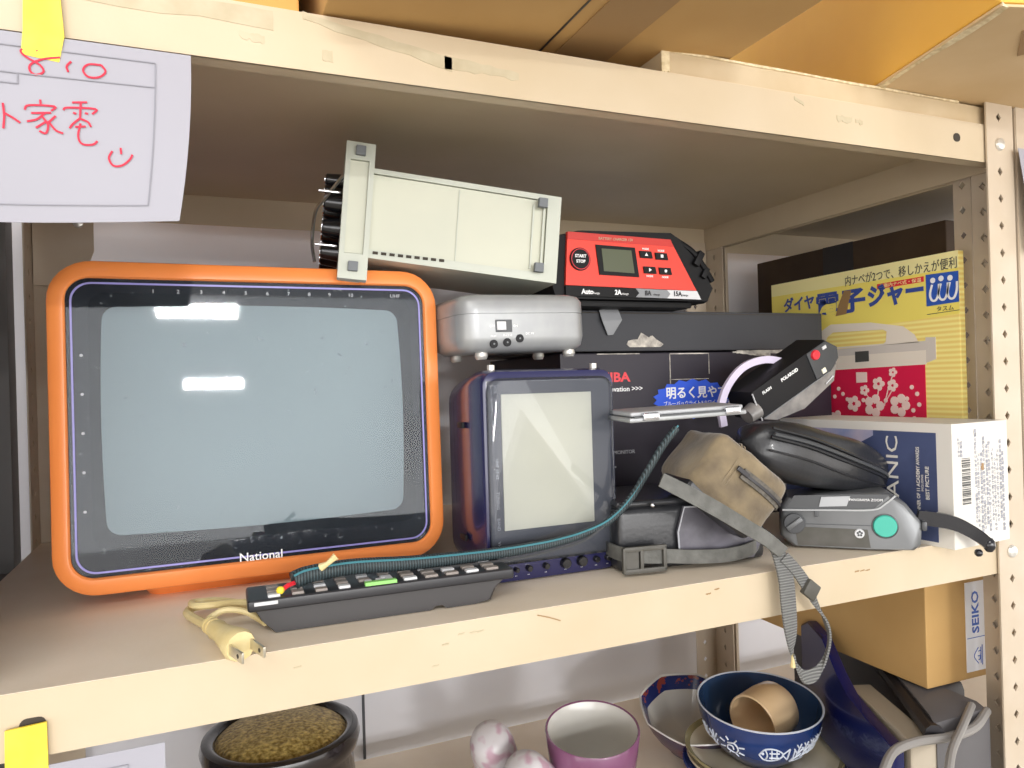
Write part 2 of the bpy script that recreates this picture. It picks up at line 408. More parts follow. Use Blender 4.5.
# second rack behind, only its edge posts seen through the gap at the left
rack3 = thing('shelving_rack', 'dark grey steel rack standing beyond the left end of the cream rack', 'shelf', (-.45, 0, -1.2))
M_dpost = mat('dark_post', '#6e6c6c', .5)
for z in (.377, -.02, -.32, -.8):
    obj('shelf_board', MB().box((0, .22, z+1.2-.015), (.58, .435, .03), .001), M_dpost, rack3, 0)
for (x, y) in ((-.29, 0), (.272, 0), (-.29, .43), (.272, .43)):
    obj('post', MB().box((x, y, .79), (.028, .03, 1.58), .001), M_dpost, rack3, 0)
obj('side_panel', MB().box((.262, .22, .79), (.002, .40, 1.56)), M_dpost, rack3, 0)

# ---------------------------------------------------------------- television
tv = thing('television', 'portable orange cathode ray television with dark glass front standing on the middle shelf', 'television', (.0545, .150, 0))
K = T(0, 0, .0085) @ RX(-1.5); TW, TH = .289, .2425
mb = MB(); mb.M = K; cz = TH/2
lo = [(.250, .190, .02, .27), (.262, .205, .02, .12), (TW-.008, TH-.008, .026, .045), (TW, TH, .03, .036), (TW, TH, .03, .006), (TW-.002, TH-.002, .029, .002), (TW-.008, TH-.008, .026, 0),
      (TW-.022, TH-.024, .017, 0), (TW-.0245, TH-.0265, .016, .0015), (TW-.0245, TH-.0265, .016, .012)]
mb.loft([at_y(rr(w, h, r, 8, 0, cz), y) for w, h, r, y in lo], True, False)
cab = obj('cabinet', mb, M_orange, tv, 40)
mb = MB(); mb.M = K
GW, GH = TW-.0245, TH-.0265
SX, SZ, SW, SH = .0015, cz+.004, .226, .172      # screen opening
mb.loft([at_y(rr(GW, GH, .016, 8, 0, cz), .0035), at_y(rr(GW-.012, GH-.012, .013, 8, 0, cz), .004), at_y(rr(SW+.014, SH+.016, .012, 8, SX, SZ), .006), at_y(rr(SW, SH, .011, 8, SX, SZ), .022)], False, False)
obj('screen_surround', mb, M_mask, tv, 30)
mb = MB(); mb.M = K                                # convex picture tube face
n = 14; V = []
for j in range(n+1):
    for i in range(n+1):
        u, v = i/n*2-1, j/n*2-1; V.append((SX+u*SW*.52, .014+.010*(u*u+v*v)*.5, SZ+v*SH*.52))
mb.faces(V, [(j*(n+1)+i, j*(n+1)+i+1, (j+1)*(n+1)+i+1, (j+1)*(n+1)+i) for j in range(n) for i in range(n)])
obj('picture_tube', mb, M_crt, tv, 60)
mb = MB(); mb.M = K
a, b = rr(GW-.006, GH-.006, .014, 8, 0, cz), rr(GW-.0088, GH-.0088, .0128, 8, 0, cz)
mb.loft([at_y(a, .0016), at_y(b, .0016)], False, False); obj('trim_line', mb, M_purple, tv, 0)
mb = MB(); mb.M = K; mb.loft([at_y(rr(GW-.001, GH-.001, .0155, 8, 0, cz), .0022), at_y(rr(GW-.001, GH-.001, .0155, 8, 0, cz), .0028)])
obj('front_glass', mb, M_tvglass, tv, 30)
text('National', .0068, M_white, tv, K @ T(-.0045, .0012, .0135) @ FRONT, 'CENTER', 1.02, .012)
for i, (s, x) in enumerate(zip(['1', '2', '3', '4', '5', '6', '7', '8', '9', '10', 'UHF'], [-.075, -.058, -.042, -.026, -.010, .006, .022, .038, .054, .071, .108])):
    text(s, .003, M_greyprint, tv, K @ T(x, .0012, TH-.0235) @ FRONT, 'CENTER', 1.1, 0, 'channel_number')
for i in range(5): text('●', .0022, M_greyprint, tv, K @ T(-.1225, .0012, .172-.028*i) @ FRONT, 'CENTER', 1, 0, 'channel_mark')
mb = MB(); mb.loft([at_z(rr(.17, .13, .012, 4, .0, .085), .0), at_z(rr(.19, .15, .012, 4, .0, .085), .0155)]); obj('foot_stand', mb, M_orange, tv)

# ---------------------------------------------------------------- small purple tv / lcd
mt = thing('mini_television', 'small navy mini television with cream screen behind smoky plastic, beside the orange television', 'television', (.2620, .068, 0))
W, H = .1155, .163
mb = MB()
mb.loft([at_y(rr(W*.80, H*.80, .016, 6, 0, H*.5), .115), at_y(rr(W*.97, H*.95, .02, 6, 0, H*.49), .085), at_y(rr(W, H, .012, 6, 0, H*.5), .03), at_y(rr(W, H, .011, 6, 0, H*.5), .006), at_y(rr(W-.003, H-.003, .0105, 6, 0, H*.5), .001), at_y(rr(W-.008, H-.008, .009, 6, 0, H*.5), 0)])
obj('body', mb, M_navy, mt, 40)
mb = MB().box((-.0010, -.0004, .085), (.105, .001, .139)); obj('screen_mask', mb, M_darkscr, mt, 0)
mb = MB(); mb.M = T(-.0040, 0, .0925); mb.box((0, -.0012, 0), (.0775, .0012, .1035), .0004); obj('screen', mb, M_lcd, mt, 0)
mb = MB(); a = rr(.108, .141, .011, 6, -.0005, .086)
mb.loft([at_y(a, 0), at_y(a, -.0035), at_y(rr(.104, .137, .010, 6, -.0005, .086), -.0055)], False); obj('clear_cover', mb, M_smoke, mt, 40)
for i, (s, z) in enumerate((('VOL', .148), ('CH', .128), ('UHF 13·62', .088), ('TUNING', .064), ('BAND', .046), ('VHF', .030))):
    text(s, .0026, M_greyprint, mt, T(-.0485, -.0014, z) @ FRONT @ RZ(-90), 'CENTER', 1, 0, 'scale_mark')
mb = MB().box((-.012, -.0058, .0285), (.018, .0008, .0022), .0003); obj('nameplate', mb, M_lgbar, mt, 0)
for x, r in ((-.034, .0022), (-.0235, .0028), (-.009, .0028), (.008, .0046), (.0225, .0046), (.0355, .0028), (.0460, .0028)):
    mb = MB(); mb.cyl((x, .001, .0105), (x, -.0045, .0105), r, r*.85, 16, .0006); obj('knob', mb, M_knob, mt)
    text('··', .003, M_greyprint, mt, T(x, -.0003, .004) @ FRONT, 'CENTER', 1, .03, 'knob_mark')
mb = MB()
for z in (.03, .12): mb.box((-.0595, .045, z), (.002, .014, .005), .0008)
obj('side_latch', mb, M_black, mt)
for x in (-.045, .045): obj('handle_pin', MB().cyl((x, .012, H-.002), (x, .012, H+.004), .003, None, 12), M_bolt, mt)

# ---------------------------------------------------------------- silver box on mini tv
sv = thing('adapter_box', 'rounded silver box with slide switch and sockets, on top of the mini television', 'electronics', (.2610, .104, .1700))
sv.rotation_euler = (0, math.radians(-1.2), math.radians(2))
w, d = .117, .082
def hull(z0, z1, i0, i1, r=.016):
    return [at_z(rr(w-i0*2, d-i0*2, r, 6, 0, d/2), z0), at_z(rr(w-.001, d-.001, r, 6, 0, d/2), z0+.004), at_z(rr(w, d, r, 6, 0, d/2), (z0+z1)/2), at_z(rr(w-.001, d-.001, r, 6, 0, d/2), z1-.003), at_z(rr(w-i1*2, d-i1*2, r, 6, 0, d/2), z1)]
mb = MB(); mb.loft([at_z(rr(w-.014, d-.014, .014, 6, 0, d/2), .009), at_z(rr(w-.003, d-.003, .016, 6, 0, d/2), .013), at_z(rr(w, d, .016, 6, 0, d/2), .021), at_z(rr(w, d, .016, 6, 0, d/2), .0395)]); obj('lower_shell', mb, M_silver, sv, 50)
mb = MB(); mb.loft([at_z(rr(w-.0012, d-.0012, .016, 6, 0, d/2), .0395), at_z(rr(w-.0012, d-.0012, .016, 6, 0, d/2), .0402), at_z(rr(w, d, .016, 6, 0, d/2), .0405), at_z(rr(w, d, .016, 6, 0, d/2), .050), at_z(rr(w-.005, d-.005, .016, 6, 0, d/2), .0545), at_z(rr(w-.018, d-.018, .012, 6, 0, d/2), .0565)]); obj('upper_shell', mb, M_silver, sv, 50)
sw = obj('switch_bezel', MB().box((-.022, -.0003, .030), (.0145, .0014, .010), .0004), M_camd, sv, 0)
obj('switch_slider', MB().box((-.0245, -.0012, .030), (.008, .0016, .007), .0005), M_lgbar, sw, 0)
for x, z in ((-.0315, .0155), (-.0195, .0165), (-.008, .0195)):
    k = obj('socket', MB().cyl((x, .0008, z), (x, -.0007, z), .0034, None, 18), M_black, sv); obj('socket_pin', MB().cyl((x, 0, z), (x, -.0010, z), .0008, None, 10), M_camg, k)
text('OFF', .002, M_white, sv, T(-.0345, -.0001, .029) @ FRONT); text('ON', .002, M_white, sv, T(-.0135, -.0001, .029) @ FRONT); text('DC 9V', .002, M_white, sv, T(-.0025, -.0001, .0225) @ FRONT)
text('OUT', .0018, M_white, sv, T(-.034, -.0001, .021) @ FRONT); text('PHONE', .0018, M_white, sv, T(-.023, -.0001, .0215) @ FRONT)
for x in (-.038, .044):
    for y in (.012, .07): obj('foot', MB().lathe([(.0042, .0065-.003), (.0055, .006), (.005, .0095)], 14, (x, y, 0)), M_bolt, sv)

# ---------------------------------------------------------------- grey instrument lying on its side
ins = thing('test_instrument', 'pale grey bench instrument lying sideways across the orange television, its rubber feet showing', 'electronics', (.1235, .139, .2395))
ins.rotation_euler = (0, math.radians(5.6), math.radians(-8))
def fr(mb, x0, x1, z0, z1, y0, y1, t):         # picture-frame like rim facing -Y
    o_ = [(x0, z0), (x1, z0), (x1, z1), (x0, z1)]; i_ = [(x0+t[0], z0+t[2]), (x1-t[1], z0+t[2]), (x1-t[1], z1-t[3]), (x0+t[0], z1-t[3])]
    mb.loft([at_y(o_, y1), at_y(o_, y0), at_y(i_, y0), at_y(i_, y1)], False, False)
BW, BZ0, BZ1 = .1720, .016, .089
mb = MB(); fr(mb, -.0115, .0115, 0, .110, 0, .013, (.004, .0042, .0205, .014)); mb.box((0, .009, .055), (.0185, .006, .105), .0005)
mb.box((-.002, .07, .055), (.019, .125, .110), .002)
rim = obj('front_bezel', mb, M_instr, ins, 0)
obj('bezel_recess', MB().box((-.0002, .0045, .0585), (.0148, .003, .0745)), M_instr2, rim, 0)
x0, x1 = .0115, BW
mb = MB()
ol = [(x0, BZ0+.003), (x1, BZ0-.001), (x1, BZ1+.001), (x0, BZ1+.003)]; il = [(x0, BZ0+.010), (x1-.012, BZ0+.0065), (x1-.012, BZ1-.0035), (x0, BZ1-.001)]
mb.loft([at_y(ol, .120), at_y(ol, .004), at_y(il, .004), at_y(il, .008)], True, False)
obj('case', mb, M_instr, ins, 0)
obj('base_panel', MB().prism([(x0, BZ0+.0105), (x1-.0125, BZ0+.007), (x1-.0125, BZ1-.004), (x0, BZ1-.0015)], .0065, .009), M_instr2, ins, 0)
for c_, d_ in (((.083, .0062, .053), (.0008, .0012, .063)), ((.148, .0058, .053), (.0015, .002, .055)), ((.157, .0048, .053), (.0015, .002, .06))): obj('base_rib', MB().box(c_, d_), M_instr, ins, 0)
mb = MB()
for i in range(9): mb.box((.017+i*.0068, .0045, BZ0+.0075), (.0042, .003, .0022))
obj('vent_slot', mb, M_hole, ins, 0)
for x, z in ((0, .103), (0, .010), (.154, BZ1-.0075), (.154, BZ0+.010)):
    obj('rubber_foot', MB().box((x, -.001, z), (.0078, .0055, .0078), .0007), M_rubber, ins, 0)
for z, r in ((.025, .0075), (.045, .0085), (.066, .0085), (.085, .006)):
    for y in (.03, .062, .095):
        k = obj('control_knob', MB().cyl((-.0115, y, z), (-.026, y, z), r, r*.8, 14, .001), M_knob, ins); obj('knob_cap', MB().cyl((-.026, y, z), (-.0268, y, z), r*.6, None, 12), M_chrome, k)
mb = MB()
for z in (.028, .072): mb.box((-.022, .018, z), (.018, .004, .0018), .0006)
mb.tube(smooth([(-.012, .022, .088), (-.026, .022, .066), (-.032, .022, .055), (-.033, .022, .03), (-.03, .022, .014)]), .0016, 6); obj('front_guard', mb, M_chrome, ins)

# ---------------------------------------------------------------- cartons behind
tb = thing('carton', 'dark worn electronics carton with a blue burst label, under the long black box', 'box', (.335, .195, 0))
tw, th_, td = .352, .1805, .19
obj('carton_body', MB().box((tw/2, td/2, th_/2), (tw, td, th_), .0012), M_tosh, tb, 0)
def tx(s, h, m, x, z, parent=tb, y=-.0003, **k): return text(s, h, m, parent, T(x, y, z) @ FRONT, **k)
tx('TOSHIBA', .0098, M_redbtn, .0135, .1515, bold=.04, fit=.066); tx('Leading Innovation >>>', .0054, M_white, .0200, .1415, fit=.073, bold=.02)
mb = MB(); N = 36
P = [((.156+(.0505 if i % 2 else .046)*math.cos(2*PI*i/N)), .131+(.0215 if i % 2 else .0185)*math.sin(2*PI*i/N)) for i in range(N)]
bl = obj('burst_label', mb.prism(P, -.0006, 0), M_blue, tb, 0)
tx('明るく見やすい', .0098, M_white, .1215, .133, parent=bl, y=-.0008, bold=.03, sx=1.0); tx('ブルーバックライト&ホワイト文字画面', .0042, M_white, .1180, .1245, parent=bl, y=-.0008, sx=.94)
mb = MB()
for (x, z, w, h) in ((.128, .163, .001, .031), (.178, .168, .0007, .022), (.153, .179, .05, .0012), (.235, .180, .05, .0016), (.152, .152, .05, .0006), (.066, .1795, .05, .001)): mb.box((x, -.0003, z), (w, .0006, h))
mb.prism(strip(.215, .262, .181, .182, .003, .006, .0015), -.001, 0); mb.prism(strip(.262, .34, .1815, .182, .004, .002, .001), -.001, 0)
obj('worn_edge', mb, M_torn, tb, 0)
tx('LCD MONITOR', .004, M_greyprint, .045, .078, sx=1); tx('T', .012, M_greyprint, .05, .055)
lb = thing('carton', 'long flat matt black box lying on top of the dark worn electronics carton', 'box', (.318, .190, .182))
obj('carton_body', MB().box((.176, .09, .0205), (.352, .18, .041), .001), M_box, lb, 0)
obj('lid_edge', MB().box((.176, -.0002, .0385), (.350, .0008, .0008)), M_hole, lb, 0)
mb = MB(); P = [(.112+.0185*math.cos(a)*(1+.25*math.sin(5*a)), .004+.0125*abs(math.sin(a))*(1+.2*math.cos(7*a))) for a in [PI*i/14 for i in range(15)]]
obj('torn_patch', mb.prism(P, -.0006, 0), M_torn, lb, 0)
mb = MB(); mb.loft([[(.058, -.0015, .041), (.079, -.0015, .044), (.079, -.0025, .044), (.058, -.0025, .041)], [(.060, -.004, .030), (.082, -.005, .031), (.082, -.006, .031), (.060, -.005, .030)], [(.067, -.002, .016), (.073, -.002, .0165), (.073, -.003, .0165), (.067, -.003, .016)]])
obj('peeling_tape', mb, M_greybar, lb, 0)

# ---------------------------------------------------------------- red battery charger
ch = thing('battery_charger', 'red and black battery charger with start button and small display, on the long black box', 'charger', (.326, .160, .2235))
mb = MB()
A = [(-.010, .006), (.165, .006), (.172, .020), (.163, .036), (.136, .068), (.122, .0765), (.02, .0735), (-.008, .066), (-.014, .02)]
mb.loft([at_y(A, .11), at_y(A, .012), at_y([(x*.985+.001, z*.96+.0015) for x, z in A], .004)]); obj('housing', mb, M_charger, ch, 30)
mb = MB(); mb.box((.07, .05, .003), (.15, .09, .006), .002); mb.tube(smooth([(.128, .008, .070), (.146, .004, .058), (.158, .003, .044), (.170, .004, .028)]), .003, 8); mb.box((.152, .003, .050), (.007, .008, .016), .001, R=Matrix.Rotation(math.radians(32), 3, 'Y')); mb.box((.16, .003, .036), (.006, .006, .012), .001, R=Matrix.Rotation(math.radians(-32+64), 3, 'Y')); obj('side_grip', mb, M_charger, ch)
p = obj('control_panel', MB().prism([(.0, .0195), (.148, .0175), (.118, .0675), (.0035, .0695)], .001, .0045), M_red, ch, 0)
obj('panel_band', MB().prism([(.003, .0625), (.1215, .0605), (.118, .0675), (.0035, .0695)], .0004, .001), M_redd, p, 0)
mb = MB()
obj('status_bar', MB().prism([(.0, .0095), (.153, .0085), (.148, .0170), (.0, .0190)], .001, .0045), M_charger, ch, 0)
obj('status_segment', MB().prism([(.076, .0095), (.112, .0090), (.116, .0135), (.112, .0173), (.076, .0180), (.080, .0135)], .0005, .001), M_greybar, ch, 0)
obj('status_segment', MB().prism([(.112, .0090), (.153, .0085), (.148, .0170), (.112, .0173), (.116, .0135)], .0003, .001), M_lgbar, ch, 0)
b1 = obj('start_button', MB().cyl((.0155, .001, .0440), (.0155, -.0008, .0440), .0108, None, 28, .0004), M_charger, ch)
mb = MB(); mb.loft([at_y([(.0155+.0098*math.cos(a), .044+.0098*math.sin(a)) for a in [2*PI*i/28 for i in range(28)]], -.0011), at_y([(.0155+.0092*math.cos(a), .044+.0092*math.sin(a)) for a in [2*PI*i/28 for i in range(28)]], -.0011)], False, False); obj('button_ring', mb, M_redbtn, b1, 0)
text('START', .003, M_white, b1, T(.0155, -.0012, .0455) @ FRONT, 'CENTER', 1, .04); text('STOP', .003, M_white, b1, T(.0155, -.0012, .0405) @ FRONT, 'CENTER', 1, .04)
db = obj('display_bezel', MB().prism([(.036, .030), (.080, .029), (.076, .0575), (.0325, .0585)], -.0002, .001), M_charger, ch, 0)
obj('display', MB().prism([(.0405, .0335), (.0745, .0325), (.0715, .0545), (.0385, .055)], -.0006, 0), M_green, db, 0)
for x, z, s in ((.0885, .0515, '▲'), (.1065, .0505, '■'), (.0925, .0365, '▶'), (.1105, .0360, '●')):
    k = obj('key', MB().prism([(x-.0065, z-.0035), (x+.0075, z-.0037), (x+.006, z+.003), (x-.0075, z+.0032)], -.0006, .001), M_charger, ch, 0)
    text(s, .003, M_white, k, T(x, -.0009, z-.0016) @ FRONT, 'CENTER'); text('MODE', .002, M_white, ch, T(x, .0006, z+(.0045 if z > .04 else -.007)) @ FRONT, 'CENTER', 1, .03)
for s, x in (('Auto', .016), ('2A', .052), ('8A', .086), ('15A', .119)): text(s, .0048, M_white if x < .08 else M_blackgl, ch, T(x, -.0001, .0115) @ FRONT, 'LEFT', .95, .05)
for x in (.0275, .0595, .0955, .1290): text('charge', .0022, M_white if x < .09 else M_blackgl, ch, T(x, -.0001, .0115) @ FRONT)
text('BATTERY CHARGER 12V', .0026, M_residue, ch, T(.036, .0001, .0635) @ FRONT)

# ---------------------------------------------------------------- yellow rice jar carton (neighbour rack)
yb = thing('carton', 'yellow electric rice jar carton with Japanese lettering and a crimson flowered jar picture', 'box', (.6895, .2900, .0008))
yw, yh = .253, .2685
obj('carton_body', MB().box((.004, -yw/2, yh/2), (.008, yw, yh), .001), M_ybox, yb, 0)
F = LEFTF     # text plane: x -> -Y
def fy(pts, d, m, name, par=yb):   # polygon on the printed face: (u from left, v up)
    return obj(name, MB().loft([[(-d, -u, v) for u, v in pts], [(0.0, -u, v) for u, v in pts]]), m, par, 0)
fy([(0, .2535), (yw, .2515), (yw, yh), (0, yh)], .0004, M_ypale, 'printed_band'); fy([(0, .197), (yw, .207), (yw, .2515), (0, .2535)], .0003, M_ygrad, 'printed_band')
def ty(s, h, m, u, v, par=yb, **k): return text(s, h, m, par, T(-.0008, -u, v) @ F, **k)
ty('内ナベが2つで、移しかえが便利', .0092, M_darktext, .117, .2525, fit=.134); ty('ダイヤ', .0135, M_bluetext, .021, .2330, fit=.050, bold=.04)
ty('電子', .021, M_bluetext, .073, .2240, fit=.070, bold=.05); ty('ジャー', .0185, M_bluetext, .147, .2265, fit=.068, bold=.06)
bn = fy([(.160, .2425), (.216, .2430), (.216, .2485), (.160, .2480)], .0006, M_redbtn, 'red_banner'); ty('二重内ナベ式・保温', .0034, M_ypale, .163, .2438, par=bn, fit=.05)
bb = fy([(.2185, .2175), (.2530, .2185), (.2530, .2485), (.2185, .2495)], .0008, M_bluebox, 'logo_square')
mb = MB()
for i, u in enumerate((.2265, .2355, .2450)):
    mb.M = T(-.0012, -u, .2435-.0008*abs(i-1)) @ RZ(-90) @ RX(90); mb.prism([(.0028*math.cos(a), .0028*math.sin(a)) for a in [2*PI*k/14 for k in range(14)]], 0, .0003, 'Z')
mb.M = Matrix.Identity(4)
for i, u in enumerate((.2240, .2335, .2430)):
    pts = smooth([(u+.0015, 0, .2385), (u-.001, 0, .229), (u+.001, 0, .2230), (u+.0055, 0, .2230), (u+.0085, 0, .230), (u+.0090, 0, .2385)], 4)
    L = [Vector((-.0012, -p.x, p.z)) for p in pts]; wd = []
    for k in range(len(L)):
        d = (L[min(k+1, len(L)-1)]-L[max(k-1, 0)]).normalized(); wd.append(Vector((0, -d.z, d.y))*.0022)
    mb.ribbon(L, wd, .0004)
obj('logo_figures', mb, M_white, bb, 0); ty('タスム', .0042, M_darktext, .2290, .2115, fit=.018); fy([(.2185, .2090), (.2530, .2102), (.2530, .2108), (.2185, .2096)], .0006, M_darktext, 'logo_rule')
fy([(.103, .2190), (.118, .2200), (.126, .2460), (.116, .2465), (.108, .232)], .0012, M_brown, 'tape_stain')
j = fy([(.075, .02), (.2145, .02), (.2145, .1595), (.075, .1560)], .0005, M_jarred, 'jar_picture')
fy([(.06, .1560), (.2160, .1590), (.2160, .1735), (.06, .1720)], .0006, M_jarw, 'jar_lid', j); fy([(.06, .1720), (.2180, .1735), (.2210, .1820), (.2160, .1830), (.078, .180)], .0006, M_jarg, 'jar_rim', j)
fy([(.2145, .1600), (.2270, .1640), (.2270, .1860), (.2160, .1865)], .0005, M_jarg, 'jar_hinge', j)
ho = [(.076, .181), (.070, .190), (.080, .203), (.095, .2100), (.15, .2075), (.1906, .1998), (.2039, .1901), (.2080, .182)]; hi = [(.090, .1830), (.0845, .1870), (.0900, .1960), (.098, .2005), (.166, .1985), (.1705, .1960), (.1690, .1850), (.1660, .1832)]
obj('jar_handle', MB().loft([[(-.0006, -u, v) for u, v in ho], [(-.0006, -u, v) for u, v in hi]], False, False), M_jarw, j, 0)
fy([(.1286, .1645), (.1469, .1650), (.1469, .1765), (.1286, .1765)], .0009, M_darktext, 'jar_latch', j); fy([(.1291, .1415), (.1435, .1420), (.1435, .1530), (.1291, .1533)], .0009, M_flower, 'jar_badge', j)
mb = MB()
def blob(u, v, r, k=0.0007): mb.loft([[(-k-.0004, -(u+r*math.cos(a)), v+r*math.sin(a)) for a in [2*PI*i/10 for i in range(10)]], [(-k, -(u+r*math.cos(a)), v+r*math.sin(a)) for a in [2*PI*i/10 for i in range(10)]]])
for (u, v, R_) in ((.152, .116, .0125), (.184, .117, .0120), (.1585, .1400, .0075), (.176, .1380, .0065), (.140, .1330, .0060), (.177, .1520, .0050), (.125, .118, .009), (.10, .10, .01), (.12, .08, .014), (.165, .085, .014), (.2, .10, .006), (.19, .07, .012)):
    for k in range(5): blob(u+R_*.62*math.cos(k*2*PI/5), v+R_*.62*math.sin(k*2*PI/5), R_*.42, .0007+.0001*k)
for (u, v) in ((.199, .136), (.205, .129), (.193, .124), (.207, .118), (.110, .129), (.116, .123), (.104, .135), (.098, .126), (.200, .112), (.138, .122), (.167, .122)): blob(u, v, .0024)
for pts in (((.1585, .136), (.157, .127), (.152, .118)), ((.177, .150), (.170, .133), (.165, .116)), ((.176, .134), (.172, .128), (.165, .118)), ((.140, .130), (.147, .124))):
    for a_, b_ in zip(pts, pts[1:]):
        mb.ribbon([(-.0009, -a_[0], a_[1]), (-.0009, -b_[0], b_[1])], [(0, .0012, 0)]*2, .0003)
obj('flower_print', mb, M_flower, j, 0)

shade_block = thing('carton', 'tall dark brown block added for the shade deep in the neighbouring rack behind the yellow jar carton', 'box', (.80, .13, .0008))  # dark block added in place of shade under the neighbour's upper shelf
obj('carton_body', MB().box((.17, .155, .1625), (.34, .31, .325), .0015), M_deepshade, shade_block, 0)
obj('packing_tape', MB().box((-.0004, .155, .1625), (.0008, .05, .325)), M_bagd, shade_block, 0)

# ---------------------------------------------------------------- Titanic video box
vb = thing('video_box', 'white and dark blue film video box standing against the perforated corner post', 'box', (.5955, -.020, 0), math.radians(4))
vl, vw, vh = .187, .0795, .107
obj('box_body', MB().box((vw/2, vl/2, vh/2), (vw, vl, vh), .0006), M_ivory, vb, 0)
def fv(pts, d, m, name, par=vb): return obj(name, MB().loft([[(-d, vl-u, v) for u, v in pts], [(0, vl-u, v) for u, v in pts]]), m, par, 0)
cv = fv([(.006, .004), (vl-.014, .004), (vl-.014, .099), (.006, .099)], .0003, M_tit, 'cover_picture'); fv([(.05, .062), (.112, .094), (.112, .099), (.03, .099)], .0005, M_titp, 'cover_glow', cv)
fv([(.0, .099), (vl, .099), (vl, vh), (.0, vh)], .0004, M_ivory, 'cover_border')
def tvv(s, h, m, u, v, **k): return text(s, h, m, vb, T(-.0009, vl-u, v) @ LEFTF @ RZ(90), **k)
tvv('TITANIC', .0125, M_ivory, .137, .004, fit=.090); tvv('WINNER OF 11 ACADEMY AWARDS', .0032, M_ivory, .1575, .024, fit=.062, bold=.02); tvv('INCLUDING', .002, M_ivory, .1608, .047); tvv('BEST PICTURE', .0034, M_ivory, .1660, .040, fit=.029, bold=.02)
mb = MB(); z = .038
for i in range(26):
    h = random.choice((.0005, .0009, .0013)); mb.box((.018, -.0003, z), (.0115, .0004, h)); z += h+random.choice((.0005, .0008))
obj('barcode', mb, M_darktext, vb, 0)
M_fine = mat('fine_print', '#a8aab4', .6)
for k, x in enumerate((.0095, .013, .033, .0365, .041, .0445, .049, .0525, .057, .0605, .0645, .069, .0725)):
    s = random.choice(['カラー/ステレオ/約194分', '字幕スーパー版 ビデオカセット', 'この作品の複製・上映を禁じます', '監督 脚本 製作 音楽 主演 美術'])
    z0 = .078 if k < 2 else random.uniform(.006, .02)
    text(s[:6] if k < 2 else s+s[:7], .0024, M_fine, vb, T(x, -.0004, z0) @ FRONT @ RZ(90), 'LEFT', 1.15 if k > 1 else 1, .02, 'fine_print')
obj('red_mark', MB().box((.041, -.0003, .068), (.0035, .0006, .006)), M_brown, vb, 0)

# ---------------------------------------------------------------- black flash / instant camera tilted up on the pile
pc = thing('camera', 'tilted flat black camera with a red button and pale lilac strap', 'camera', (.503, .105, .1105))
pc.rotation_euler = (math.radians(4), math.radians(-27), 0); pc.scale = (.9, .9, .83)
mb = MB(); P = [(0, 0), (.117, -.004), (.137, .010), (.139, .030), (.120, .040), (.004, .040)]
P = [(0, 0), (.112, 0), (.128, .008), (.132, .022), (.118, .0385), (0, .0365)]
mb.loft([at_y(P, .04), at_y(P, .002), at_y([(x*.985+.001, z*.96+.0008) for x, z in P], 0)]); obj('body', mb, M_black, pc, 25)
obj('top_plate', MB().prism([(.088, .002), (.112, .0015), (.127, .009), (.130, .022), (.117, .037), (.086, .037)], -.0012, 0), M_camd, pc, 0)
mb = MB().prism([(.004, -.001), (.112, -.001), (.124, .004), (.112, -.014), (.06, -.021), (.02, -.012)], .001, .03); obj('clear_base', mb, M_clear, pc, 0)
obj('chrome_line', MB().box((.056, -.0006, .0005), (.105, .0012, .0007)), M_greybar, pc, 0); obj('chrome_line', MB().box((.0, -.0006, .017), (.0009, .0014, .035)), M_lgbar, pc, 0)
obj('chrome_line', MB().box((.105, -.0006, -.0085), (.014, .0012, .0012), R=Matrix.Rotation(math.radians(-12), 3, 'Y')), M_lgbar, pc, 0)
obj('red_button', MB().cyl((.0965, -.0005, .030), (.0965, -.004, .030), .0062, .0056, 20, .0006), M_redbtn, pc)
obj('window', MB().box((.112, -.0016, .0315), (.006, .0016, .004), .0005), M_lgbar, pc, 0); obj('window', MB().box((.101, -.0016, .0065), (.006, .0016, .006), .0005), M_lcd, pc, 0)
text('POLAROID', .0042, M_white, pc, T(.042, -.0004, .0255) @ FRONT, 'LEFT', .95, .04); text('FLASH', .0036, M_white, pc, T(.013, -.0004, .026) @ FRONT, 'LEFT', 1, .04)
obj('lens_port', MB().cyl((.002, .006, .012), (-.012, .006, .012), .011, .009, 20), M_clear, pc)
# strap arc (built in local frame of the camera)
Rm = (Matrix.Rotation(0, 4, 'Z') @ RY(-27) @ RX(4) @ Matrix.Diagonal((.9, .9, .83, 1))).inverted()
arc = [Vector(p)-Vector((.503, .105, .1105)) for p in ((.476, .128, .105), (.474, .128, .125), (.483, .128, .145), (.502, .128, .162), (.528, .128, .169), (.552, .126, .166), (.572, .124, .160))]
A2 = [Rm.to_3x3() @ Vector(p) for p in smooth(arc, 6)]
mb = MB(); wv = []
for i, p in enumerate(A2):
    d = (A2[min(i+1, len(A2)-1)]-A2[max(i-1, 0)]).normalized(); nrm = Rm.to_3x3() @ Vector((0, 1, 0)); wv.append(d.cross(nrm).normalized()*.0085)
mb.ribbon(A2, wv, .004); obj('strap', mb, M_lilac, pc, 40)

# ---------------------------------------------------------------- pouches
def pouch_mesh(L, Hh, D, n=18, m=20, e=3.2, taper=.75, wob=.0015, tl=.85, skew=0):
    """rounded soft box along X; superellipse sections"""
    loops = []
    for i in range(n+1):
        u = i/n; s = (1-abs(2*u-1)**e)**(1/e); s = max(s, .02); k = tl+(taper-tl)*u
        ring = []
        for q in range(m):
            a = 2*PI*q/m; ca, sa = math.cos(a), math.sin(a)
            y = D/2*math.copysign(abs(ca)**.55, ca)*s; z = Hh/2*math.copysign(abs(sa)**.55, sa)*s*k
            w = noise.noise(Vector((u*4, ca*1.5, sa*1.5)))*wob
            ring.append((u*L, y*(1+w*20), z+w+skew*u*u))
        loops.append(ring)
    return MB().loft(loops)
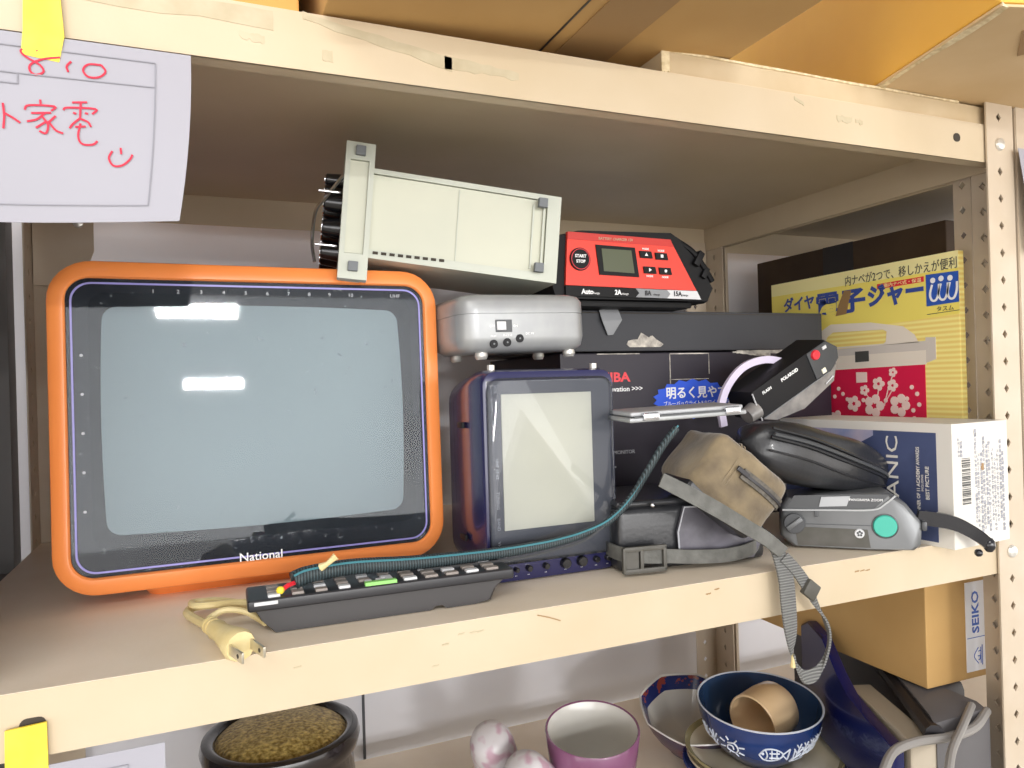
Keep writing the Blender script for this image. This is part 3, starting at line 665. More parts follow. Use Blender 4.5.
# black leather zip pouch
bp = thing('pouch', 'long black leather zip pouch lying on top of the grey compact camera', 'pouch', (.428, .046, .0985))
bp.rotation_euler = (0, math.radians(14), math.radians(4)); bp.scale = (1.0, 1, 1.10)
obj('body', pouch_mesh(.178, .062, .055, taper=.72, tl=.8, e=2.6), M_leather, bp, 60)
for dz in (.0090, .0020, -.0080):
    obj('zip_piping' if dz > 0 else 'seam', MB().tube(smooth([(.010, -.0225, dz+.004), (.05, -.0283, dz+.003), (.1, -.0283, dz-.001), (.15, -.0238, dz*.75-.004), (.170, -.014, dz*.5-.005)]), .0013 if dz > 0 else .0008, 6), M_leather, bp)
obj('zip', MB().tube(smooth([(.012, -.0235, .0085), (.05, -.0288, .0080), (.1, -.0288, .0045), (.15, -.0245, .0005), (.170, -.015, -.0025)]), .0016, 6), M_camd, bp)
obj('zip_pull', MB().tube(smooth([(.168, -.017, 0), (.174, -.020, -.008), (.170, -.022, -.018), (.176, -.022, -.024)]), .0014, 6), M_black, bp)
# brown suede pouch
br = thing('pouch', 'brown suede camera pouch with a zip, lying tilted on the black leather case', 'pouch', (.384, .012, .111))
br.rotation_euler = (math.radians(1.07), math.radians(38.8), math.radians(-7.1))
def softbox(L, D, Hh, r, seg=4, wob=.0016):
    t = MB(); t.box((L/2, D/2, -Hh/2), (L, D, Hh), r, seg)
    bmesh.ops.subdivide_edges(t.bm, edges=[e for e in t.bm.edges if e.calc_length() > .012], cuts=4, use_grid_fill=True)
    for v in t.bm.verts:
        k = 4*(v.co.x/L)*(1-v.co.x/L)
        v.co += Vector((noise.noise(v.co*40), noise.noise(v.co*40+Vector((9, 0, 0))), noise.noise(v.co*40+Vector((0, 9, 0)))))*wob*2
        if v.co.y < D*.5: v.co.y -= .003*k*(1-v.co.y/(D*.5))
    return t
obj('body', softbox(.076, .060, .049, .009), M_suede, br, 60)
mb = MB(); mb.box((.036, .028, -.050), (.070, .050, .014), .006, 3); obj('base', mb, M_leather, br)
ZP = [(.030, -.0042, -.0185), (.05, -.0046, -.018), (.068, -.0030, -.0185), (.0770, .004, -.0185), (.0775, .016, -.0185)]
zt = obj('zip_tape', MB().ribbon(smooth(ZP), [(0, 0, .0085)]*25, .0016), M_zip, br, 0)
obj('zip_teeth', MB().ribbon(smooth([(x+.0004, y-.0013, z) for x, y, z in ZP]), [(0, 0, .0022)]*25, .0012), M_bagd, zt, 0)
obj('zip_pull', MB().box((.029, -.0060, -.0180), (.012, .002, .0040), .0008), M_bagd, br, 0)
mb = MB()
for x in (.020, .0235): mb.tube(smooth([(x, .012, .0008), (x, .001, -.001), (x+.001, -.0030, -.020), (x-.001, -.0022, -.044)]), .0008, 5)
obj('seam', mb, M_suede, br)
# black leather case with strap band
bc = thing('camera_case', 'black leather camera case with grey buckled strap, lowest of the pile', 'case', (.309, .052, 0), math.radians(-8))
def casebox():
    t = MB(); t.box((.066, .045, .026), (.132, .09, .050), .006, 3); return t
obj('body', casebox(), M_leather, bc, 50)
mb = MB().prism([(.052, .006), (.118, .004), (.128, .020), (.122, .046), (.056, .050), (.050, .030)], -.004, -.001); obj('front_flap', mb, M_leatherg, bc, 20)
mb = MB(); mb.tube([(.051, -.0045, .008), (.050, -.0045, .03), (.056, -.0045, .0495), (.09, -.0045, .0485), (.121, -.0045, .046)], .0007, 5); obj('stitching', mb, M_greyprint, bc)
obj('lid', MB().box((.062, .045, .053), (.122, .084, .006), .0028, 3), M_leather, bc, 50)
mb = MB()
pts = smooth([(-.004, .03, .018), (.0, -.004, .017), (.02, -.0095, .0145), (.04, -.010, .0130), (.06, -.011, .0110), (.09, -.010, .0095), (.115, -.006, .012), (.132, .006, .018)], 5)
mb.ribbon(pts, [(0, 0, .011)]*len(pts), .0018); st = obj('strap', mb, M_strap, bc, 40)
mb = MB()
for (a_, b_, c_, d_) in ((.017, .0215, .036, .004), (.017, .0045, .036, .004), (-.0005, .0130, .003, .020), (.0335, .0130, .003, .020), (.014, .0130, .003, .016)):
    mb.box((a_, -.0125, b_), (c_, .0035, d_), .001)
mb.box((.0055, -.0118, .013), (.012, .002, .014)); obj('strap_slider', mb, M_strapd, st)
obj('press_stud', MB().ball((.030, -.001, .0525), .0022), M_chrome, bc); obj('press_stud', MB().ball((.082, -.003, .052), .002), M_chrome, bc)

# ---------------------------------------------------------------- slim silver gadget on top
sl = thing('compact_player', 'slim silver flat gadget balanced on top of the brown suede pouch', 'electronics', (.310, .030, .1170))
sl.rotation_euler = (math.radians(2), math.radians(-1.5), math.radians(-4))
mb = MB().box((.053, .022, .0042), (.106, .042, .0038), .0016, 3); obj('lower_shell', mb, M_silver, sl)
obj('upper_shell', MB().box((.053, .023, .0085), (.102, .040, .0036), .0016, 3), M_silver2, sl)
for hx in (.018, .092): obj('hinge', MB().box((hx, .0006, .0064), (.014, .004, .006), .0015), M_chrome, sl)
obj('centre_gap', MB().box((.053, .0018, .0064), (.098, .002, .0008)), M_camd, sl, 0)

# ---------------------------------------------------------------- grey compact camera
gc = thing('camera', 'grey compact camera with a round teal button, lying on the shelf front edge', 'camera', (.4785, .0580, .0008), math.radians(-41))
def P2(pts): return pts
prof = [(0, .010), (.001, .036), (.006, .0445), (.03, .0475), (.075, .0495), (.088, .0485), (.101, .040), (.1125, .024), (.1115, .006), (.106, .001), (.07, 0), (.01, .001)]
mb = MB(); sc = lambda P, k, c=(.056, .024): [(c[0]+(x-c[0])*k, c[1]+(z-c[1])*k) for x, z in P]
mb.loft([at_y(sc(prof, .93), .050), at_y(prof, .044), at_y(prof, .006), at_y(sc(prof, .985), .002), at_y(sc(prof, .94), 0)]); obj('body', mb, M_camg, gc, 40)
mb = MB(); mb.prism([(.004, .0335), (.05, .0345), (.076, .0365), (.088, .0485), (.05, .0478), (.012, .0462)], -.0006, .004); obj('upper_cover', mb, M_camd, gc, 0)
mb = MB(); stroke(mb, [(.002, .0335), (.04, .0342), (.074, .0352), (.084, .0405), (.092, .0475)], .0014, y=-.0012, th=.0014); obj('cover_ridge', mb, M_silver, gc, 0)
obj('side_seam', MB().box((.045, -.0002, .0215), (.07, .0008, .0005)), M_camd, gc, 0); obj('side_seam', MB().box((.105, .001, .0205), (.014, .0012, .0005)), M_camd, gc, 0)
obj('grip_panel', MB().prism([(.014, .003), (.072, .0025), (.070, .018), (.012, .019)], -.0004, .003), M_strapd, gc, 0)
obj('cover_window', MB().prism([(.032, .037), (.054, .038), (.057, .0465), (.034, .0455)], -.0016, 0), M_silver2, gc, 0)
obj('shutter_button', MB().cyl((.0835, -.0002, .0215), (.0835, -.0022, .0215), .0095, .0092, 32, .0006), M_teal, gc)
mb = MB(); ring = lambda r: [(.0835+r*math.cos(a), .0215+r*math.sin(a)) for a in [2*PI*i/28 for i in range(28)]]
mb.loft([at_y(ring(.0106), -.0006), at_y(ring(.0098), -.0009)], False, False); obj('button_ring', mb, M_camd, gc)
dl = obj('mode_dial', MB().cyl((.0115, -.0002, .022), (.0115, -.003, .022), .0088, None, 28, .0005), M_camd, gc); obj('dial_bar', MB().box((.0115, -.0042, .022), (.015, .0024, .004), .001, R=Matrix.Rotation(math.radians(-38), 3, 'Y')), M_camg, dl)
obj('flash_sensor', MB().cyl((.0635, -.0002, .0145), (.0635, -.0014, .0145), .0042, .0036, 16), M_lgbar, gc)
text('✿', .005, M_camd, gc, T(.0608, -.0016, .0125) @ FRONT); text('PANORAMA ZOOM', .0022, M_white, gc, T(.056, -.0010, .0425) @ FRONT)
obj('notch', MB().box((.0295, -.0012, .031), (.0032, .0014, .006), .0008), M_camd, gc, 0)
obj('strap_lug', MB().box((.1135, .006, .022), (.004, .012, .008), .0015), M_camd, gc)
mb = MB()    # wrist strap leaving the end of the camera over the shelf edge (local frame)
Rg = RZ(41).to_3x3(); loc = Vector((.4785, .0580, .0008))
pts = [Rg @ (Vector(p)-loc) for p in smooth([(.5660, -.008, .029), (.578, -.016, .0275), (.592, -.024, .0235), (.606, -.031, .0145), (.6165, -.034, .006)], 6)]
mb.ribbon(pts, [Rg @ Vector((.002, -.002, .0125-.0001*i)) for i in range(len(pts))], .005); obj('wrist_strap', mb, M_blackgl, gc, 50)
e = Rg @ (Vector((.6175, -.0345, .005))-loc); mb = MB(); mb.ball(e, .0062, (.8, .8, 1.05)); mb.ball(e+Vector((-.008, .0, -.007)), .0034); obj('strap_end', mb, M_blackgl, gc)

# ---------------------------------------------------------------- long webbing strap over the shelf lip
ws = thing('webbing_strap', 'long grey ribbed webbing strap running down over the shelf lip in a hanging loop', 'strap', (.41, -.012, 0))
base = Vector((.41, -.012, 0))
def wr(name, pts, wds, m, n=6, th=.0016, par=ws):
    P = smooth([Vector(p)-base for p in pts], n); Wd = smooth([Vector(w) for w in wds], n); return obj(name, MB().ribbon(P, Wd, th), m, par, 50)
wr('upper_strap', [(.3130, -.004, .0800), (.334, -.010, .068), (.356, -.014, .055), (.378, -.016, .0415), (.396, -.016, .031), (.414, -.014, .018)], [(.005, 0, .009), (.006, 0, .0095), (.006, 0, .0095), (.006, 0, .009), (.007, 0, .008), (.009, 0, .006)], M_strap)
wr('hanging_band', [(.410, -.008, .0260), (.4145, -.011, .012), (.4175, -.0125, -.004), (.4185, -.013, -.022), (.4190, -.014, -.040), (.4195, -.014, -.052), (.4200, -.013, -.060)], [(.010, 0, .002), (.0135, 0, 0), (.0140, 0, 0), (.0140, 0, 0), (.0135, .002, 0), (.011, .005, 0), (.005, .005, 0)], M_webbing)
wr('hanging_loop', [(.4165, -.012, .014), (.4270, -.013, .0030), (.4370, -.013, -.010), (.4450, -.013, -.024), (.4560, -.012, -.040), (.4620, -.010, -.056), (.4570, -.010, -.071), (.4450, -.012, -.0800), (.4320, -.013, -.0800), (.4240, -.013, -.0690), (.4210, -.013, -.0600)],
   [(.008, .001, .005), (.008, .001, .005), (.0085, 0, .004), (.007, .004, .002), (.004, .008, 0), (.006, .008, 0), (.007, .006, .006), (.003, .004, .009), (.002, .003, .009), (.003, .006, .004), (.002, .006, 0)], M_webbing)
obj('slider_buckle', MB().box(Vector((.4395, -.0145, -.0135))-base, (.0135, .005, .0130), .0014, R=Matrix.Rotation(math.radians(38), 3, 'Y')), M_strapd, ws)
obj('cord_tip', MB().tube([Vector(p)-base for p in ((.4205, -.014, -.060), (.4200, -.0145, -.064), (.4198, -.0145, -.068), (.4195, -.0145, -.070))], [.001, .0014, .0018, .0020], 8), M_cord, ws)

# ---------------------------------------------------------------- braided teal cable
bcbl = thing('braided_cable', 'braided dark and teal cable draped along the remote control and up beside the mini television', 'cable', (.18, .05, 0))
base = Vector((.18, .05, 0))
main = [(.0620, .044, .0290), (.0720, .046, .0315), (.100, .048, .0325), (.140, .049, .0300), (.175, .050, .0290), (.205, .050, .0290), (.232, .050, .0300), (.252, .050, .0315), (.275, .050, .0350), (.297, .047, .0430), (.315, .044, .0580), (.330, .040, .0800), (.342, .034, .1010), (.352, .030, .1140)]
P = smooth([Vector(p)-base for p in main], 6); n = len(P)
obj('sleeve', MB().tube(P, [.0060-.0032*min(1, (i/n)*1.45) for i in range(n)], 12), M_cable, bcbl)
off = [p+Vector((0, -.0042+.0022*min(1, i/n*1.4), .0042-.0024*min(1, i/n*1.4))) for i, p in enumerate(P)]
obj('teal_stripe', MB().tube(off, .0008, 6), M_tealline, bcbl)
obj('inner_wire', MB().tube(smooth([Vector(p)-base for p in ((.150, .046, .0245), (.19, .046, .0240), (.225, .047, .0240), (.252, .047, .0270), (.275, .046, .0310), (.292, .045, .0400))], 5), .0011, 6), M_camd, bcbl)
wire = obj('wire_end', MB().tube([Vector(p)-base for p in ((.063, .043, .028), (.058, .040, .0275), (.0545, .037, .0262))], .0016, 6), M_redbtn, bcbl)
obj('wire_tip', MB().ball(Vector((.053, .0355, .0262))-base, .0026), M_tape, wire)
obj('knotted_tip', MB().tube([Vector(p)-base for p in ((.0790, .041, .0362), (.083, .039, .0385), (.0865, .038, .0415), (.0885, .038, .0430))], [.0028, .0016, .0020, .0026], 8), M_cord, bcbl)

# ---------------------------------------------------------------- remote control
rc = thing('remote_control', 'long black remote control lying in front of the orange television on the shelf', 'remote control', (.0330, .034, 0), math.radians(-1.5))
mb = MB(); Lr = .176
lower = [(.016, .0005), (.118, .0005), (.121, .003), (.126, .003), (.129, .0005), (.150, .0005), (.160, .002), (.164, .010), (.172, .0165), (.004, .0165), (.008, .009)]
mb.loft([at_y([(x, z) for x, z in lower], .031), at_y(lower, .002), at_y([(x*.98+.001, z*.96+.0003) for x, z in lower], 0)]); obj('battery_shell', mb, M_remote, rc, 20)
mb = MB().box((Lr/2, .0145, .0195), (Lr, .037, .0075), .0022, 3); up = obj('top_shell', mb, M_remtop, rc)
mb = MB()
obj('edge_highlight', MB().box((.011, -.0043, .0208), (.014, .0008, .0022), .0003), M_lgbar, rc, 0)
random.seed(3)
for r_ in range(3):
    for i in range(11):
        x = .016+i*.0145
        if i in (4,) and r_ == 0: continue
        w = .009 if i > 5 else .0075
        k = obj('button', MB().box((x, .0015+r_*.0100, .0236), (w, .0055, .0026), .0008), M_btn if (i+r_) % 3 else M_lgbar, rc, 0)
gk = obj('green_key', MB().box((.083, -.0005, .0238), (.021, .0050, .0030), .0006), M_btng, rc, 0)
for x in (.076, .083, .090): obj('button', MB().box((x, .0065, .0236), (.0045, .0045, .0026), .0008), M_lgbar, rc, 0)

# ---------------------------------------------------------------- power plug and cord
pg = thing('power_plug', 'yellowed two-pin power plug and looped cord beside the remote control', 'plug', (.017, .03, 0))
base = Vector((.017, .03, 0))
def V3(pts): return [Vector(p)-base for p in pts]
mb = MB()
mb.tube(smooth(V3([(.0445, .086, .004), (.034, .090, .005), (.018, .098, .006), (.003, .099, .006), (-.002, .088, .006), (.001, .072, .007), (.006, .055, .008), (.011, .040, .009)]), 6), .0028, 8)
mb.tube(smooth(V3([(.050, .078, .006), (.036, .078, .009), (.018, .088, .011), (.008, .095, .010), (.001, .092, .011), (.003, .080, .012), (.012, .072, .013), (.028, .074, .012), (.044, .070, .010)]), 6), .0024, 8)
mb.tube(smooth(V3([(.011, .052, .010), (.020, .052, .014), (.032, .050, .012), (.040, .044, .008), (.044, .038, .006)]), 6), .0020, 8)
obj('cord', mb, M_cord, pg)
d = Vector((.35, -.93, -.06)).normalized()
mb = MB(); s0 = Vector((.0105, .042, .010))-base
q = lambda t: s0+d*t
mb.tube([q(0), q(.01), q(.014), q(.020), q(.034), q(.044), q(.048)], [.0036, .0046, .0062, .0056, .0078, .0095, .0085], 12); pb = obj('plug_body', mb, M_cord, pg)
for k in range(3): obj('strain_ring', MB().tube([q(.003+.004*k), q(.0048+.004*k)], .0054, 12), M_cord, pb)
Rd = d.to_track_quat('Y', 'Z').to_matrix()
for sx in (-.0062, .0062):
    mb = MB(); c = q(.056)+Rd @ Vector((sx, 0, 0)); mb.box(c, (.0016, .018, .0062), .0006, R=Rd); bl_ = obj('blade', mb, M_brass, pg); obj('blade_hole', MB().cyl(c+Rd @ Vector((-.001, .004, 0)), c+Rd @ Vector((.001, .004, 0)), .0013, None, 10), M_hole, bl_)

# ---------------------------------------------------------------- paper signs
def paper(name, label, x0, x1, z0, z1, y, curl, group=None, bulge=.0, top=0):
    t = thing(name, label, 'sign', (x0, y, z1)); return t
sg = thing('paper_sign', 'white paper sign with red handwriting taped to the upper shelf lip', 'sign', (-.190, -.0035, .3405))
sw_, sh_ = .2000, .0985
def cur(u, v):       # u 0..1 across, v 0..1 downwards ; curling at the lower right corner
    c = max(0, (u-.55)/.45)*v; return Vector((u*sw_-.008*c*v, -.012*c**1.6-.003*math.sin(v*PI), -v*sh_+.003*c))
def sheet(fn, nu=24, nv=14, th=.0003):
    mb = MB(); V = [fn(i/nu, j/nv) for j in range(nv+1) for i in range(nu+1)]
    fs = [(j*(nu+1)+i, j*(nu+1)+i+1, (j+1)*(nu+1)+i+1, (j+1)*(nu+1)+i) for j in range(nv) for i in range(nu)]
    V2 = [v+Vector((0, th, 0)) for v in V]; N_ = len(V); mb.faces(V+V2, fs+[tuple(N_+k for k in f[::-1]) for f in fs]); return mb
obj('sheet', sheet(cur), M_paper, sg, 60)
def ink(fn, segs, w, m, name, par, lift=.0006, W_=sw_, H_=sh_):
    mb = MB()
    for s in segs:
        P = smooth([(a, 0, b) for a, b in s], 4) if len(s) > 2 else [Vector((s[0][0]+(s[1][0]-s[0][0])*i/10, 0, s[0][1]+(s[1][1]-s[0][1])*i/10)) for i in range(11)]
        Q = [fn(p.x/W_, p.z/H_)+Vector((0, -lift, 0)) for p in P]; wd = []
        for i in range(len(Q)):
            d = (Q[min(i+1, len(Q)-1)]-Q[max(i-1, 0)]).normalized(); wd.append(Vector((-d.z, 0, d.x))*w)
        mb.ribbon(Q, wd, .0003)
    return obj(name, mb, m, par, 0)
X_ = lambda x: x+.190-.0      # world x -> sheet x ; z measured downward in metres
ink(cur, [((.0, .0075), (.182, .0075)), ((.182, .0075), (.182, .0895)), ((.182, .0895), (0, .0895)), ((0, .022), (.182, .022)), ((.118, .022), (.118, .0275)), ((.06, .0275), (.118, .0275))], .0006, M_line, 'form_line', sg)
# red characters: 8/10  小家電 い
R_ = []
R_ += [[(.1375, .0105), (.1330, .0095), (.1300, .0115), (.1325, .0145), (.1385, .0180), (.1400, .0215), (.1365, .0235), (.1340, .0215), (.1345, .018), (.1400, .0145), (.1475, .0125)]]
R_ += [[(.1525, .0140), (.1505, .0170), (.1512, .0200)], [(.1665, .0140), (.1605, .0145), (.1580, .0180), (.1605, .0215), (.1655, .0210), (.1685, .0175), (.1665, .0140)]]
R_ += [[(.1125, .0395), (.1130, .0460), (.1125, .0525)], [(.1130, .0445), (.1165, .0465), (.1200, .0490)], [(.1090, .0450), (.1060, .0490)]]
R_ += [[(.1350, .0360), (.1352, .0385)], [(.1280, .0420), (.1300, .0395), (.1415, .0390), (.1400, .0415)], [(.1310, .0435), (.1400, .0425)], [(.1370, .0430), (.1335, .0465), (.1290, .0480)], [(.1360, .0450), (.1385, .0490), (.1375, .0535), (.1345, .0525)], [(.1375, .0475), (.1330, .0510)], [(.1420, .0440), (.1385, .0480)], [(.1385, .0470), (.1420, .0515), (.1455, .0530)]]
R_ += [[(.1550, .0360), (.1620, .0352)], [(.1510, .0405), (.1530, .0390), (.1660, .0385), (.1645, .0415)], [(.1590, .0360), (.1588, .0440)], [(.1555, .0415), (.1570, .0420)], [(.1610, .0412), (.1625, .0415)], [(.1590, .0440), (.1555, .0475), (.1540, .0500)], [(.1590, .0445), (.1625, .0460), (.1640, .0485)], [(.1565, .0490), (.1615, .0485)], [(.1590, .0470), (.1580, .0540), (.1600, .0580), (.1650, .0580), (.1672, .0560)]]
R_ += [[(.1745, .0610), (.1730, .0650), (.1755, .0690), (.1800, .0685), (.1835, .0650), (.1845, .0625)], [(.1785, .0590), (.1790, .0625)]]
R_ = [[(x-(.0105 if z_ < .03 else .001 if x_ < .122 else .007 if x_ < .147 else .0125), z-(.0015 if z_ < .03 else .001)) for x, z in s] for s in R_ for x_, z_ in [s[0]]]
# place the writing where it stands on the sheet
ink(cur, R_, .0010, M_redink, 'red_writing', sg)
text('品 例', .003, M_line, sg, T(.100, -.0012, -.0265) @ FRONT)
tp = obj('tape_strip', MB().prism([(.1205, -.0000), (.1390, -.0000), (.1370, .031), (.1212, .031)], -.0007, .0005), M_tape, sg, 0)
obj('tape_tail', MB().prism([(.1195, -.0115), (.1365, -.0135), (.1390, .0), (.1205, .0)], -.0016, -.0009), M_tape, sg, 0)
sg2 = thing('paper_sign', 'white paper sheet with printed lines taped under the middle shelf lip', 'sign', (-.165, -.003, -.0385))
def cur2(u, v): return Vector((u*.152, -.004*v*u, -v*.09+.000*u))
obj('sheet', sheet(cur2), M_paper, sg2, 60)
ink(cur2, [((0, .0078), (.134, .0078)), ((.134, .0078), (.134, .08))], .0004, M_line, 'form_line', sg2, W_=.152, H_=.09)
ink(cur2, [((.112, .012), (.119, .0095), (.127, .012), (.130, .016)), ((.10, .012), (.103, .018))], .001, M_redink, 'red_writing', sg2, W_=.152, H_=.09)
obj('tape_strip', MB().prism([(.0785, -.006), (.0975, -.006), (.0972, .0225), (.0790, .0215)], -.0009, .0008), M_tape, sg2, 0)
sg3 = thing('paper_sign', 'white notice sheet hanging on the neighbouring rack, right of the perforated post', 'sign', (.7100, -.0085, .3560))
def cur3(u, v): return Vector((u*.11-.0+.011*v*(1-u), -.006*v*(1-u)-.001, -v*.095))
obj('sheet', sheet(cur3), M_paper, sg3, 60)
ink(cur3, [((.004, .02+.006*i), (.10, .02+.006*i)) for i in range(9)], .0005, M_line, 'form_line', sg3, W_=.11, H_=.095)

# ---------------------------------------------------------------- things on the top shelf
ZT = ZS['upper']+.0006
pb_ = thing('flat_board', 'pale flat board package lying along the upper shelf edge under the big cartons', 'board', (.3300, .004, ZT))
obj('board_body', MB().box((.32, .16, .0088), (.64, .32, .0176), .001), M_foam, pb_, 0)
mb = MB(); mb.prism(strip(.0, .32, .0188, .0185, .0018, .0014, .0006), -.0008, 0); mb.prism(strip(-.001, .006, .0188, .0188, .018, .017, .0006), -.0012, 0); obj('torn_edge', mb, M_cardE, pb_, 0)
c1 = thing('carton', 'large brown cardboard carton overhanging the upper shelf edge, its taped underside showing', 'box', (.084, -.125, ZT+.001))
c1.rotation_euler = (0, math.radians(-3.6), 0)
obj('carton_body', MB().box((.1555, .20, .13), (.311, .40, .26), .0015), M_card, c1, 0)
obj('packing_tape', MB().box((.19, .20, -.0004), (.045, .40, .0006)), M_brown, c1, 0)
obj('flap_seam', MB().box((.155, .20, -.0002), (.0015, .40, .0006)), M_bagd, c1, 0)
c2 = thing('carton', 'large yellow cardboard carton overhanging the upper shelf edge at a skewed angle', 'box', (.513, -.125, ZT+.0215), math.radians(-15.5))
obj('carton_body', MB().box((.19, .25, .14), (.38, .50, .28), .002), M_cardY, c2, 0)
obj('bottom_flap', MB().box((.0935, .25, -.0012), (.185, .498, .002), .0006), M_cardP, c2, 0, label='paler brown carton bottom flap')
obj('bottom_flap', MB().box((.2865, .25, -.0012), (.185, .498, .002), .0006), M_cardP, c2, 0)
mb = MB(); mb.loft([[(.0015, y, -.0022+.0008*math.sin(y*90)), (.0060+.002*math.sin(y*50), y, -.0034), (.0015, y, .0006)] for y in [i*.35/30 for i in range(31)]]); obj('crushed_edge', mb, M_cardE, c2, 20)
mb = MB(); mb.M = T(0, 0, -.0030); mb.prism([(.045, .032), (.075, .070), (.105, .040), (.072, .010)], 0, .0006, 'Z'); obj('flap_opening', mb, M_brown, c2, 0)
M_cardO = mat('cardboard_warm', '#d9a056', .7, col2='#cf954c', nscale=7)
c3 = thing('carton', 'orange-brown cardboard carton at the upper left behind the shelf lip', 'box', (-.14, .006, ZT))
obj('carton_body', MB().box((.1055, .17, .10), (.211, .34, .20), .0015), M_cardO, c3, 0); obj('packing_tape', MB().box((.109, -.0004, .10), (.045, .0008, .20)), M_brown, c3, 0)

# ---------------------------------------------------------------- lower shelf
ZL = ZS['lower']+.0006
# gold lidded lacquer tub
pt = thing('lacquer_tub', 'round black lacquer tub with a grainy gold top on the lower shelf', 'container', (.0780, .350, ZL))
obj('tub_body', MB().lathe([(.068, 0), (.072, .004), (.0735, .05), (.071, .075), (.077, .082), (.0795, .092), (.0775, .1000), (.072, .1025), (.0665, .1005), (.064, .095), (.0, .095)], 48), M_lacquer, pt, 50)
mb = MB().lathe([(.0655, .0955), (.06, .1005), (.04, .106), (.02, .1085), (0, .109)], 48); obj('gold_top', mb, M_gold, pt, 60)
# two small flowered cups tipped over
def cup(loc, rot, r, h, m, label):
    t = thing('teacup', label, 'cup', loc, rot=rot)
    obj('cup_body', MB().lathe([(0, h), (r*.45, h-.0006), (r*.74, h-.004), (r*.90, h-.013), (r*.97, h*.5), (r, 0), (r-.0018, -.0006), (r-.0035, .0006), (r*.86, h*.5), (r*.7, h-.012), (0, h-.005)], 32), m, t, 60); return t
cup((.2840, .268, ZL+.060), (math.radians(28), math.radians(-22), 0), .0240, .050, M_pinkfl, 'small white teacup with pink flowers tipped over, the farther one of the pair')
cup((.3060, .206, ZL+.054), (math.radians(20), math.radians(-38), 0), .0240, .052, M_pinkfl, 'small white teacup with faint pink flowers tipped over nearest the shelf front')
st_ = thing('serving_dish', 'white shallow dish carrying the tipped flowered teacups', 'dish', (.300, .240, ZL)); obj('dish_body', MB().lathe([(0, 0), (.025, 0), (.03, .012), (.052, .034), (.056, .038), (.053, .0385), (.03, .018), (0, .016)], 40), M_porc, st_, 50)
# plum cup
pc_ = thing('glazed_cup', 'wide plum-coloured glazed cup with white inside on the lower shelf', 'cup', (.3700, .219, ZL+.0075))
pc_.rotation_euler = (math.radians(9), math.radians(-4), 0)
obj('outer_glaze', MB().lathe([(0, 0), (.026, 0), (.028, .004), (.037, .03), (.044, .062), (.0475, .0975), (.0465, .0985), (.045, .0975)], 48), M_plum, pc_, 60)
obj('white_inside', MB().lathe([(.0457, .0979), (.0445, .0965), (.042, .062), (.034, .03), (0, .016)], 48), M_porc, pc_, 60)
p0 = thing('white_teacup', 'white cup rim in front of the plum cup', 'cup', (.358, .150, ZL)); obj('cup_body', MB().lathe([(0, 0), (.022, 0), (.026, .035), (.034, .064), (.036, .0665), (.033, .0665), (.024, .04), (0, .035)], 40), M_porc, p0, 50)
# imari bowl
im = thing('imari_bowl', 'lobed white porcelain bowl with a dark blue patterned border behind the plum cup', 'bowl', (.5400, .2900, ZL+.0085))
im.rotation_euler = (math.radians(17), math.radians(-7), 0); im.scale = (.93, .93, .93)
sq = lambda a: 1-.045*abs(math.sin(4*a))
obj('outer_glaze', MB().lathe([(0, 0), (.025, 0), (.028, .005), (.042, .022), (.056, .044), (.0655, .0620), (.0640, .0630)], 64, squash=sq), M_imari2, im, 50)
obj('white_inside', MB().lathe([(.0545, .046), (.047, .033), (.034, .018), (0, .010)], 64, squash=sq), M_porc, im, 60)
obj('patterned_border', MB().lathe([(.0632, .0615), (.0600, .055), (.0545, .046)], 64, squash=sq), M_imari, im, 60)
obj('white_rim', MB().lathe([(.0642, .0612), (.0660, .0626), (.0648, .0640), (.0630, .0620)], 64, squash=sq), M_porc, im, 60)
# plate stack with blue bowl
cx, cy = .5660, .190
def plate(z, R, m, rim, label, loc=None):
    t = thing('dinner_plate', label, 'plate', loc or (cx, cy, z))
    obj('plate_body', MB().lathe([(0, 0), (R*.5, 0), (R*.54, .004), (R*.8, .008), (R, .0185), (R*.995, .0200), (R*.97, .0195), (R*.78, .0105), (R*.5, .007), (0, .007)], 56), m, t, 50)
    obj('plate_rim', MB().lathe([(R*.93, .0176), (R*.955, .0196), (R*1.0, .0212), (R*1.004, .0188), (R*.985, .0170)], 56), rim, t, 60); return t
M_pat = mat('blue_pattern_porcelain', '#e2e2e6', .2, col2='#3c4c8c', nscale=55, namt=.35, sharp=True, coat=.3)
pl = thing('patterned_bowl', 'white bowl with blue pattern, lowest under the stacked cream plates', 'bowl', (cx, cy, ZL))
obj('bowl_body', MB().lathe([(0, 0), (.035, 0), (.038, .006), (.065, .018), (.086, .031), (.0845, .032), (.06, .022), (0, .012)], 56), M_pat, pl, 50)
plate(ZL+.019, .081, M_cream2, M_cream2, 'cream plate with plain rim, lower of the two under the blue bowl')
plate(ZL+.0285, .083, M_cream2, M_olive, 'cream plate with olive rim directly under the blue bowl')
bw = thing('blue_bowl', 'deep cobalt blue bowl with white fish drawing on top of the plates', 'bowl', (cx-.002, cy+.004, ZL+.0385)); bw.rotation_euler = (math.radians(5), math.radians(-2), 0)
BP = [(.030, 0), (.033, .004), (.045, .014), (.058, .030), (.0635, .046), (.0655, .0605)]
obj('outer_glaze', MB().lathe([(0, 0)]+BP, 64), M_cobalt, bw, 60); obj('inner_glaze', MB().lathe([(.0642, .0606), (.0615, .046), (.055, .030), (.040, .013), (0, .008)], 64), M_cobin, bw, 60)
obj('rim_line', MB().lathe([(.0655, .0600), (.0662, .0612), (.0650, .0618), (.0640, .0606)], 64), M_line2, bw, 60)
def bowl_r(z):
    for (r0, z0), (r1, z1) in zip(BP, BP[1:]):
        if z <= z1: return r0+(r1-r0)*(z-z0)/(z1-z0)
    return BP[-1][0]
